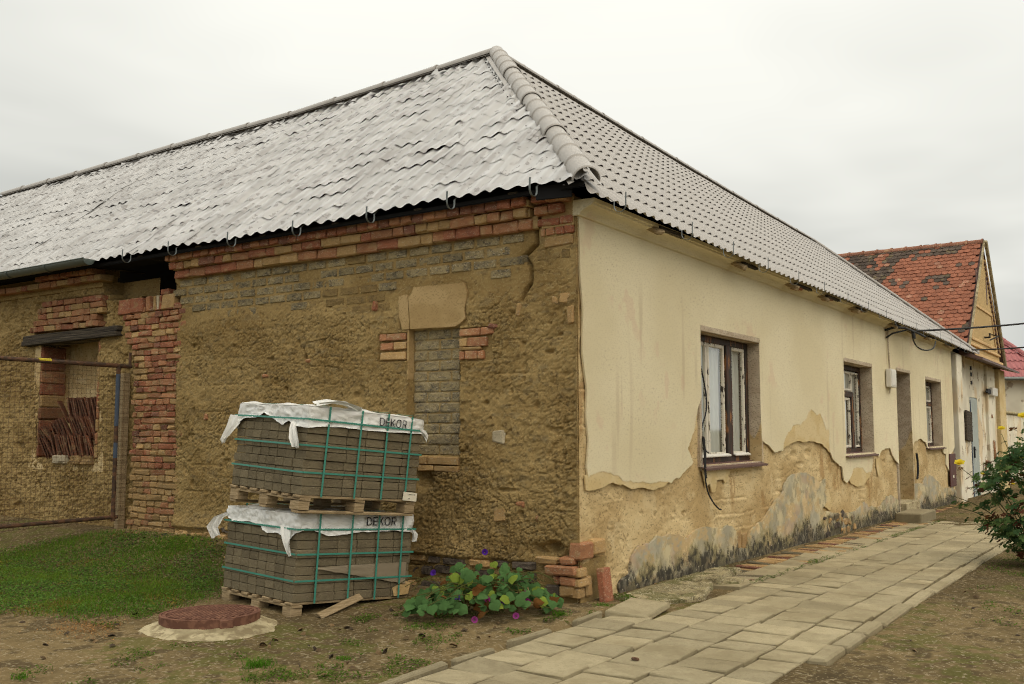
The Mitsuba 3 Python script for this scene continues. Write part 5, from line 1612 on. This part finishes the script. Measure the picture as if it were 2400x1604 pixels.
# ---------------------------------------------------------------- overhead cables
def cable(p, q, sag, label):
    t = thing('overhead_cable', label, 'cable')
    s = np.linspace(0, 1, 50)
    pts = np.asarray(p)[None] + (np.asarray(q) - np.asarray(p))[None] * s[:, None]
    pts[:, 2] -= sag * 4 * s * (1 - s)
    add(f'{t}__wire', tube(pts, .022, 6), 'cable')


cable((12.4, -.36, 3.42), (29.5, -9.0, 6.9), .50, 'upper black cable running from the bracket over the door to the right edge')
cable((19.6, -.25, 3.55), (29.5, -8.4, 6.3), .55, 'lower black cable running from the far roof corner to the right edge')

# ---------------------------------------------------------------- plants
rp = np.random.default_rng(21)


def leafcol(v, base, var, rng):
    c = np.asarray(base) * rng.uniform(1 - var, 1 + var)
    return np.tile(c, (len(v), 1)) * (1 + .12 * (mnoise(v * 60, 3)[:, None] - .5))


def heart(s, curl, rng):
    """heart shaped leaf of length s in the xy plane, tip towards +x, cupped along its midrib"""
    g_ = np.linspace(0, 2 * np.pi, 19)[:-1]
    r = .5 * (1 + .55 * np.cos(g_)) * (1 - .75 * np.exp(-((g_ - np.pi) / .42) ** 2))
    x, y = r * np.cos(g_) * 1.0, r * np.sin(g_) * 1.22
    tip = np.exp(-(np.minimum(g_, 2 * np.pi - g_) / .22) ** 2)
    x = x + .24 * tip
    rim = np.stack([x, y, -.10 * np.abs(y) ** 1.5 * curl - .22 * curl * np.clip(x, 0, 1) ** 2 + .03 * np.sin(3 * g_ + rng.uniform(0, 6))], 1)
    mid_ = np.stack([x * .5, y * .5, .05 + 0 * x], 1)
    v = np.vstack([rim, mid_, [[.05, 0, 0.0]]]) * s
    n = len(g_)
    i = np.arange(n)
    f_ = np.vstack([np.stack([i, (i + 1) % n, n + (i + 1) % n], 1), np.stack([i, n + (i + 1) % n, n + i], 1), np.stack([n + i, n + (i + 1) % n, 0 * i + 2 * n], 1)])
    return v, f_


def orient(nrm, spin):
    n = np.asarray(nrm, float) / np.linalg.norm(nrm)
    a = np.array([math.cos(spin), math.sin(spin), 0])
    a = a - n * (a @ n)
    a /= np.linalg.norm(a)
    return np.stack([a, np.cross(n, a), n], 1)


mg = thing('morning_glory', 'low morning glory plant with heart shaped leaves and purple flowers at the house corner', 'plant')
CEN, AXU, AXV = np.array([-.90, .36]), np.array([.80, -.60]), np.array([.60, .80])
tocam = np.array([CAM[0] + .93, CAM[1] - .4])
tocam /= np.linalg.norm(tocam)
for i in range(290):
    while True:
        a, b = rp.uniform(-1, 1), rp.uniform(-1, 1)
        if a * a + b * b < 1:
            break
    hgt = .07 + .33 * (1 - a * a) ** .7 * (1 - .7 * b * b) * rp.uniform(.25, 1.0) * (1.1 if abs(a - .1) < .5 else .8)
    p = CEN + AXU * a * .64 + AXV * b * .36
    z = hgt + float(ground_z(*p))
    n = np.array([tocam[0] * .7 + a * AXU[0] * .3 + rp.normal(0, .45), tocam[1] * .7 + a * AXU[1] * .3 + rp.normal(0, .45), .75])
    s = rp.uniform(.038, .078)
    young = rp.random() < .15
    m = heart(s, rp.uniform(.3, 1.4), rp)
    m = at(m, (p[0], p[1], z), orient(n, math.atan2(tocam[1], tocam[0]) + rp.normal(0, .9)))
    col = (.22, .30, .05) if young else (.082, .165, .055)
    add(f'{mg}__leaf', m, 'leaf', True, color=leafcol(m[0], col, .28, rp))
for i in range(46):                                    # dry brown leaves
    a, b = rp.uniform(-.95, .95), rp.uniform(-.9, .9)
    p = CEN + AXU * a * .62 + AXV * b * .36
    m = heart(rp.uniform(.045, .075), 4.0, rp)
    m = at(m, (p[0], p[1], .05 + .26 * (1 - a * a) * rp.random()), orient(rp.normal(0, 1, 3), rp.uniform(0, 6)))
    add(f'{mg}__dry_leaf', m, 'leaf', True, color=leafcol(m[0], (.16, .075, .025), .3, rp))
vines = []
for i in range(44):
    a0, a1 = rp.uniform(-.6, .6), rp.uniform(-1, 1)
    p0, p1 = CEN + AXU * a0 * .5, CEN + AXU * a1 * .66 + AXV * rp.uniform(-.4, .4)
    s = np.linspace(0, 1, 9)
    h_ = rp.uniform(.12, .44)
    pts = np.stack([p0[0] + (p1[0] - p0[0]) * s + .03 * np.sin(s * 9 + i), p0[1] + (p1[1] - p0[1]) * s + .03 * np.cos(s * 7 + i), .02 + h_ * np.sin(s * 2.2) * (1 - .25 * s)], 1)
    vines.append(tube(pts, .0035, 5))
mv = join(vines)
add(f'{mg}__vines', mv, 'leaf', True, color=leafcol(mv[0], (.13, .13, .045), .1, rp))
for (a, b, z, col) in ((-.62, .1, .36, (.10, .03, .32)), (.05, .2, .50, (.10, .03, .34)), (-.42, -.5, .20, (.09, .03, .30)), (.42, -.55, .20, (.34, .025, .24)), (-.08, -.6, .18, (.30, .03, .20)), (.08, -.75, .14, (.12, .04, .33)), (-.30, -.95, .06, (.32, .06, .24)), (.44, -.55, .14, (.33, .03, .22)), (.20, -.98, .07, (.33, .06, .25))):
    p = CEN + AXU * a * .66 + AXV * b * .42
    g_ = np.linspace(0, 2 * np.pi, 15)[:-1]
    prof_ = [(.004, -.035), (.007, -.015), (.013, .0), (.026 + .0, .008)]
    v = np.concatenate([np.stack([r_ * np.cos(g_), r_ * np.sin(g_), 0 * g_ + z_ + (.003 * np.cos(5 * g_) if r_ > .02 else 0)], 1) for r_, z_ in prof_])
    m = at((v, grid(4, 14)), (p[0], p[1], z), orient((tocam[0] + rp.normal(0, .3), tocam[1] + rp.normal(0, .3), .5), 0))
    i_ = np.arange(14)
    fc = np.vstack([np.stack([r_ * 14 + i_, r_ * 14 + (i_ + 1) % 14, (r_ + 1) * 14 + (i_ + 1) % 14, (r_ + 1) * 14 + i_], 1) for r_ in range(3)])
    cc = np.tile(np.asarray(col), (len(v), 1))
    cc[:14] = (.55, .45, .50)
    add(f'{mg}__flower', (m[0], fc), 'leaf', True, color=cc * .85)

# rose bush
rb = thing('rose_bush', 'dark green rose bush with a few yellow flowers at the right edge beside the pavement', 'rose bush')
RB = np.array([5.40, -3.06])
rz = float(ground_z(*RB))
tocam2 = np.array([CAM[0] - RB[0], CAM[1] - RB[1]])
tocam2 /= np.linalg.norm(tocam2)
right2 = np.array([-tocam2[1], tocam2[0]])            # towards the right of the picture


def leaflet(s):
    v = np.array([(0, 0, 0), (.35, .30, .02), (.75, .26, .0), (1.05, 0, -.06), (.75, -.26, .0), (.35, -.30, .02), (.5, 0, .05)]) * s
    return v, np.array([[0, 1, 6], [1, 2, 6], [2, 3, 6], [3, 4, 6], [4, 5, 6], [5, 0, 6]])


def compound(s, rng):
    ms = [at(leaflet(s), (s * .9, 0, 0))]
    for sg in (1, -1):
        for q in (.25, .75):
            ms.append(at(leaflet(s * .85), (s * q, 0, 0), rot([0, 0, 1], sg * rng.uniform(50, 68)) @ rot([1, 0, 0], rng.normal(0, 14))))
    ms.append((np.array([(-.5 * s, -.003, -.01), (.9 * s, -.003, 0), (.9 * s, .003, 0), (-.5 * s, .003, -.01)]), np.array([[0, 1, 2, 3]])))
    return join(ms)


RBC = []
stems, ends = [], []
for i in range(26):
    a = rp.uniform(0, 2 * np.pi)
    rad_ = rp.uniform(.1, .6)
    tip = np.array([RB[0] + rad_ * math.cos(a), RB[1] + rad_ * math.sin(a), rz + rp.uniform(.6, 1.25) - .35 * rad_])
    s = np.linspace(0, 1, 10)
    p0 = np.array([RB[0] + .1 * math.cos(a), RB[1] + .1 * math.sin(a), rz])
    pts = p0 + (tip - p0) * s[:, None]
    pts[:, :2] += (tip[:2] - p0[:2]) * (np.sqrt(s) - s)[:, None] * -.3
    stems.append(tube(pts, np.linspace(.011, .003, 10), 5))
    ends.append(tip)
# long shoots leaning out over the pavement, with the flowers
shoots = [(-.86, 1.12, 0), (-.40, 1.52, 1), (-.17, 1.66, 1), (-1.0, .80, 0), (-.62, 1.10, 0), (-1.05, .66, 0), (-.75, .50, 0), (-.05, 1.7, 0), (-.28, 1.35, 0)]
for (ru, hz, fl) in shoots:
    tip = np.array([*(RB + right2 * ru + tocam2 * rp.uniform(-.1, .3)), rz + hz])
    p0 = np.array([*(RB + right2 * ru * .2), rz + .25])
    s = np.linspace(0, 1, 10)
    pts = p0 + (tip - p0) * s[:, None]
    pts[:, 2] += .10 * np.sin(s * np.pi)
    stems.append(tube(pts, np.linspace(.009, .003, 10), 5))
    for q in np.linspace(.45, .98, 7):
        RBC.append((pts[int(q * 9)] + rp.normal(0, .045, 3), 1))
mstem = join(stems)
add(f'{rb}__stems', mstem, 'vcol', True, color=leafcol(mstem[0], (.07, .075, .025), .1, rp))
while len(RBC) < 1350:
    th, ph = rp.uniform(0, 2 * np.pi), rp.uniform(-1, 1)
    rr_ = rp.uniform(.45, 1) ** .5
    q = np.array([math.cos(th) * math.sqrt(1 - ph * ph) * .76, math.sin(th) * math.sqrt(1 - ph * ph) * .76, ph * .72]) * rr_
    p = np.array([RB[0], RB[1], rz + .76]) + q
    if p[2] < rz + .08:
        continue
    d_ = nz(np.array([p[0] * 1.0]), np.array([p[1] + 1.7 * p[2]]), 2.4, 3, 2)[0]
    if d_ < -.10 or rp.random() > 1.25 - .5 * rr_:
        continue
    RBC.append((p, 0))
RBC.sort(key=lambda q: -(q[0][0] - RB[0]) * tocam2[0] - (q[0][1] - RB[1]) * tocam2[1])
lm, lc = [], []
for i, (p, out) in enumerate(RBC):
    c = p - np.array([RB[0], RB[1], rz + .5])
    m = compound(rp.uniform(.045, .068), rp)
    m = at(m, p, orient((c[0] + rp.normal(0, .4), c[1] + rp.normal(0, .4), .8 + rp.normal(0, .3)), rp.uniform(0, 6.28)))
    u = rp.random()
    base = (.058, .112, .046) if u < .60 else (.10, .165, .055) if u < .92 else (.13, .05, .03)
    if out:
        base = (.045, .085, .024) if u < .75 else (.16, .075, .03)
    col = leafcol(m[0], base, .3, rp)
    if i < 298:
        add(f'{rb}__leaf', m, 'leaf', True, color=col)
    else:
        lm.append(m)
        lc.append(col)
mj = join(lm)
add(f'{rb}__leaf_mass', mj, 'leaf', True, color=np.vstack(lc), kind='stuff')


def rose(p, s):
    ms = []
    for ringi, (n, tilt, sc) in enumerate(((6, 20, 1.0), (5, 45, .8), (4, 68, .6))):
        for k in range(n):
            a = 2 * np.pi * k / n + ringi * .5
            v = np.array([(0, -.25, 0), (.55, -.42, .05), (1.0, -.2, .0), (1.0, .2, .0), (.55, .42, .05), (0, .25, 0), (.5, 0, -.06)]) * s * sc
            f_ = np.array([[0, 1, 6], [1, 2, 6], [2, 3, 6], [3, 4, 6], [4, 5, 6], [5, 0, 6]])
            ms.append(at((v, f_), (0, 0, 0), rot([0, 0, 1], math.degrees(a)) @ rot([0, 1, 0], -tilt)))
    m = join(ms)
    m = at(m, p, orient((tocam2[0] * .5 + rp.normal(0, .2), tocam2[1] * .5, .9), 0))
    add(f'{rb}__flower', m, 'leaf', True, color=leafcol(m[0], (.80, .66, .06), .1, rp))


for (ru, hz, s) in ((-.86, 1.17, .065), (-.40, 1.58, .045), (-.17, 1.72, .060), (-.05, 1.35, .035), (-.20, 1.25, .035), (-.62, 1.05, .025), (-.1, 1.50, .03), (-.3, .95, .025)):
    rose((*(RB + right2 * ru + tocam2 * (.15 if ru < -.3 else .35)), rz + hz), s)

# ---------------------------------------------------------------- lawn, weeds, litter
rgz = np.random.default_rng(3)
lawn = Polygon([(-4.6, 6.0), (-4.2, 4.9), (-3.3, 4.4), (-2.9, 3.55), (-2.72, 3.0), (-2.35, 2.75), (-2.0, 2.75), (-1.62, 2.95), (-1.2, 3.2), (-.5, 3.9), (-.25, 5.0), (-.25, 6.4), (-1.2, 7.3), (-3.5, 9.0), (-7, 8.5)])


def blades(x, y, h, w, lean, cols, rng, clover):
    """grass blades (narrow triangles) or clover leaves (small tilted quads)"""
    n = len(x)
    z = ground_z(x, y) + np.exp(-((x / 14) ** 2 + (y / 14) ** 2)) * (.05 * nz(x, y, .6, 1) + .035 * nz(x, y, 2.5, 2)) - .004
    a = rng.uniform(0, 2 * np.pi, n)
    dx, dy = np.cos(a), np.sin(a)
    b = rng.uniform(0, 2 * np.pi, n)
    lx, ly = np.cos(b) * lean * h, np.sin(b) * lean * h
    base1 = np.stack([x - dx * w / 2, y - dy * w / 2, z], 1)
    base2 = np.stack([x + dx * w / 2, y + dy * w / 2, z], 1)
    mid1 = np.stack([x - dx * w * .4 + lx * .4, y - dy * w * .4 + ly * .4, z + h * .62], 1)
    mid2 = np.stack([x + dx * w * .4 + lx * .4, y + dy * w * .4 + ly * .4, z + h * .62], 1)
    tip = np.stack([x + lx, y + ly, z + h * .97], 1)
    v = np.stack([base1, base2, mid2, mid1, tip], 1)
    f_ = np.array([[0, 1, 2], [0, 2, 3], [3, 2, 4]])
    if clover.any():
        k = np.where(clover)[0]
        cz = np.stack([x, y, z + h], 1)[k]
        ww = (w[k] * 3.2)[:, None]
        e1 = np.stack([dx[k], dy[k], rng.normal(0, .3, len(k))], 1)
        e2 = np.stack([-dy[k], dx[k], rng.normal(0, .3, len(k))], 1)
        v[k] = np.stack([cz - e1 * ww * .5, cz - e1 * ww * .2 + e2 * ww * .5, cz + e1 * ww * .5 + e2 * ww * .1, cz - e1 * ww * .1 - e2 * ww * .5, cz + e1 * ww * .62], 1)
    F_ = (f_[None] + 5 * np.arange(n)[:, None, None]).reshape(-1, 3)
    return v.reshape(-1, 3), F_, np.repeat(cols, 5, 0)


import shapely
n = 190000
x, y = rgz.uniform(-5.2, .3, n), rgz.uniform(2.4, 9.0, n)
dd = shapely.distance(shapely.points(x, y), lawn.exterior) * np.where(shapely.contains_xy(lawn, x, y), 1, -1)
keepg = rgz.random(n) < np.clip(.5 + (dd + .25 * nz(x, y, 2.2, 5)) * 3.0, 0, 1) * np.clip(1.1 - np.maximum(0, y - 4.5) * .12, .5, 1)
keepg &= (np.hypot(x - MC[0], y - MC[1]) > .62) & ((x < -.12) | (y > 9))
x, y = x[keepg], y[keepg]
n = len(x)
clov = (nz(x, y, 2.8, 6) + rgz.normal(0, .12, n)) > .02
h = rgz.uniform(.014, .062, n) * (1 + 1.6 * nz(x, y, 2.2, 7)) * np.where(clov, .75, 1.0)
w = rgz.uniform(.0035, .007, n)
t_ = rgz.random(n)[:, None] * .8 + nz(x, y, 1.5, 8)[:, None]
col = np.array([.08, .165, .017]) * (1 - t_) + np.array([.18, .27, .040]) * t_
col = np.where((clov & (rgz.random(n) < .9))[:, None], np.array([.095, .18, .037]) * rgz.uniform(.7, 1.3, (n, 1)), col)
yel = (nz(x, y, 3.1, 9) + rgz.normal(0, .1, n)) > .20
col = np.where(yel[:, None], np.array([.20, .16, .035]) * rgz.uniform(.7, 1.2, (n, 1)), col)
v, f_, c_ = blades(x, y, h, w, .55, np.clip(col, .01, 1), rgz, clov)
k = add('lawn', (v, f_), 'leaf', False, color=c_)
labels[k] = {'label': 'short green grass and clover covering the yard left of the manhole', 'category': 'grass', 'kind': 'stuff'}
# sparse weeds
areas = [(-1.6, .6, -.35, 1.35, 5200, .0), (-4.8, -2.6, .0, 1.9, 2600, .02), (-3.4, -1.5, -.30, 1.1, 2200, .0), (.35, 2.2, -.5, -.05, 300, .1), (1.0, 5.0, -4.4, -2.6, 2600, .05), (2.0, 13, -.85, -.74, 1800, -.1), (-2.9, -2.2, 2.35, 2.95, 700, -.1), (4.4, 7.0, -3.8, -2.6, 500, -.1), (4.2, 6.6, -3.9, -2.5, 2200, -.1), (-.6, .0, 2.0, 6.3, 1800, -.05)]
ms, cs_ = [], []
for (x0, x1, y0, y1, cnt, th) in areas:
    x, y = rgz.uniform(x0, x1, cnt * 4), rgz.uniform(y0, y1, cnt * 4)
    q = nz(x, y, 5.5, 13, 3) + .5 * nz(x, y, 1.3, 14)
    kk = np.where(q > th + .10)[0][:cnt]
    x, y = x[kk], y[kk]
    kk = (np.hypot(x - MC[0], y - MC[1]) > .66) & ~((y < -.44) & (y > -2.42) & (x > -4))
    if x0 == 2.0:
        kk = np.ones(len(x), bool)
    x, y = x[kk], y[kk]
    n = len(x)
    cl = rgz.random(n) < .75
    v, f_, c_ = blades(x, y, rgz.uniform(.006, .035, n), rgz.uniform(.003, .0055, n), .7, np.array([.085, .145, .022]) * rgz.uniform(.6, 1.35, (n, 1)), rgz, cl)
    ms.append((v, f_))
    cs_.append(c_)
for (px_, py_, r_, cnt, hh_) in ((-3.02, .60, .10, 260, .07), (-2.55, .30, .07, 120, .03), (-1.55, .55, .10, 120, .03), (-4.0, 1.6, .06, 120, .035), (-.55, -.15, .08, 160, .05), (.05, -.2, .10, 150, .03), (.6, -.14, .06, 60, .03)):
    x, y = px_ + rgz.normal(0, r_ * .5, cnt), py_ + rgz.normal(0, r_ * .5, cnt)
    v, f_, c_ = blades(x, y, rgz.uniform(.4, 1, cnt) * hh_, rgz.uniform(.003, .005, cnt), .6, np.array([.085, .20, .018]) * rgz.uniform(.7, 1.2, (cnt, 1)), rgz, rgz.random(cnt) < .1)
    ms.append((v, f_))
    cs_.append(c_)
mj = join(ms)
k = add('weeds', mj, 'leaf', False, color=np.vstack(cs_))
labels[k] = {'label': 'scattered small green weeds on the bare soil and in the pavement joints', 'category': 'weeds', 'kind': 'stuff'}
# dry brown grass beside the lawn
x, y = rgz.normal(-2.95, .14, 1500), rgz.normal(2.55, .22, 1500)
kk = np.hypot(x - MC[0], y - MC[1]) > .68
x, y = x[kk], y[kk]
v, f_, c_ = blades(x, y, rgz.uniform(.008, .03, len(x)), rgz.uniform(.002, .004, len(x)), 1.6, np.array([.26, .13, .04]) * rgz.uniform(.6, 1.3, (len(x), 1)), rgz, rgz.random(len(x)) < .3)
k = add('dry_grass', (v, f_), 'vcol', False, color=c_)
labels[k] = {'label': 'patch of dead orange brown grass at the front edge of the lawn', 'category': 'grass', 'kind': 'stuff'}
# pebbles, crumbs and dead leaves
ico = trimesh.creation.icosphere(0)
iv, if_ = np.array(ico.vertices), np.array(ico.faces)
ms, us = [], []
def scatter(cnt, x0, x1, y0, y1, s0, s1, pals):
    for _ in range(cnt):
        x, y = rgz.uniform(x0, x1), rgz.uniform(y0, y1)
        if -2.42 < y < -.44 and x > -4 and rgz.random() < .93:
            continue
        if math.hypot(x - MC[0], y - MC[1]) < .6:
            continue
        s = s0 + (s1 - s0) * rgz.random() ** 3
        vv_ = iv * rgz.uniform(.6, 1.2, (12, 1)) * np.array([1, rgz.uniform(.6, 1), rgz.uniform(.35, .7)]) * s
        z = float(ground_z(x, y)) + math.exp(-((x / 14) ** 2 + (y / 14) ** 2)) * float(.05 * nz(np.array([x]), np.array([y]), .6, 1)[0] + .035 * nz(np.array([x]), np.array([y]), 2.5, 2)[0])
        if -2.42 < y < -.44 and x > -4:
            z = float(ground_z(x, y)) + .006
        m = at((vv_, if_), (x, y, z), rot([0, 0, 1], rgz.uniform(0, 360)))
        ms.append(m)
        us.append(fill(m[0], *U(pals[rgz.integers(len(pals))], rgz.uniform(.45, .9))))


scatter(700, -4.6, .2, -.3, 3.0, .003, .014, [10, 6, 2, 2, 5])
scatter(500, .2, 3.0, -.8, -.02, .003, .018, [10, 6, 2])
scatter(260, -1, 6.0, -4.6, -2.45, .003, .012, [10, 6, 2, 5])
scatter(260, -.6, .1, 1.6, 6.3, .008, .05, [2, 7, 5])
scatter(120, -3.5, 10, -2.3, -.45, .002, .006, [2, 7])
mj = join(ms)
k = add('pebbles', mj, 'piece', False, uv=np.vstack(us))
labels[k] = {'label': 'small pale stones and crumbs of mortar scattered over the soil', 'category': 'pebbles', 'kind': 'stuff'}
ms, cs_ = [], []
for _ in range(170):
    zone = rgz.integers(4)
    x, y = [(rgz.normal(-2.7, .5), rgz.normal(2.25, .35)), (rgz.uniform(-3, -.2), rgz.uniform(-.3, 1.2)), (rgz.uniform(-.5, 6), rgz.uniform(-4.4, -2.5)), (rgz.uniform(-.7, .0), rgz.uniform(2.2, 6.2))][zone]
    if math.hypot(x - MC[0], y - MC[1]) < .62:
        continue
    m = at(heart(rgz.uniform(.015, .045), 4, rgz), (x, y, float(ground_z(x, y)) + .012), orient((rgz.normal(0, .5), rgz.normal(0, .5), 1), rgz.uniform(0, 6)))
    ms.append(m)
    cs_.append(leafcol(m[0], (.13, .085, .04) if rgz.random() < .7 else (.05, .035, .02), .4, rgz))
mj = join(ms)
k = add('leaf_litter', mj, 'vcol', False, color=np.vstack(cs_))
labels[k] = {'label': 'dry brown leaf litter on the soil around the plants and by the lawn edge', 'category': 'leaf litter', 'kind': 'stuff'}
t = thing('rusty_washer', 'small rusty iron ring lying on a pavement slab near the bottom of the picture', 'ring')
add(f'{t}__ring', at(ring(.012, .026, 0, .008, 16), (-1.55, -1.33, .012), rot([1, 0, 0], 6)), 'rust')
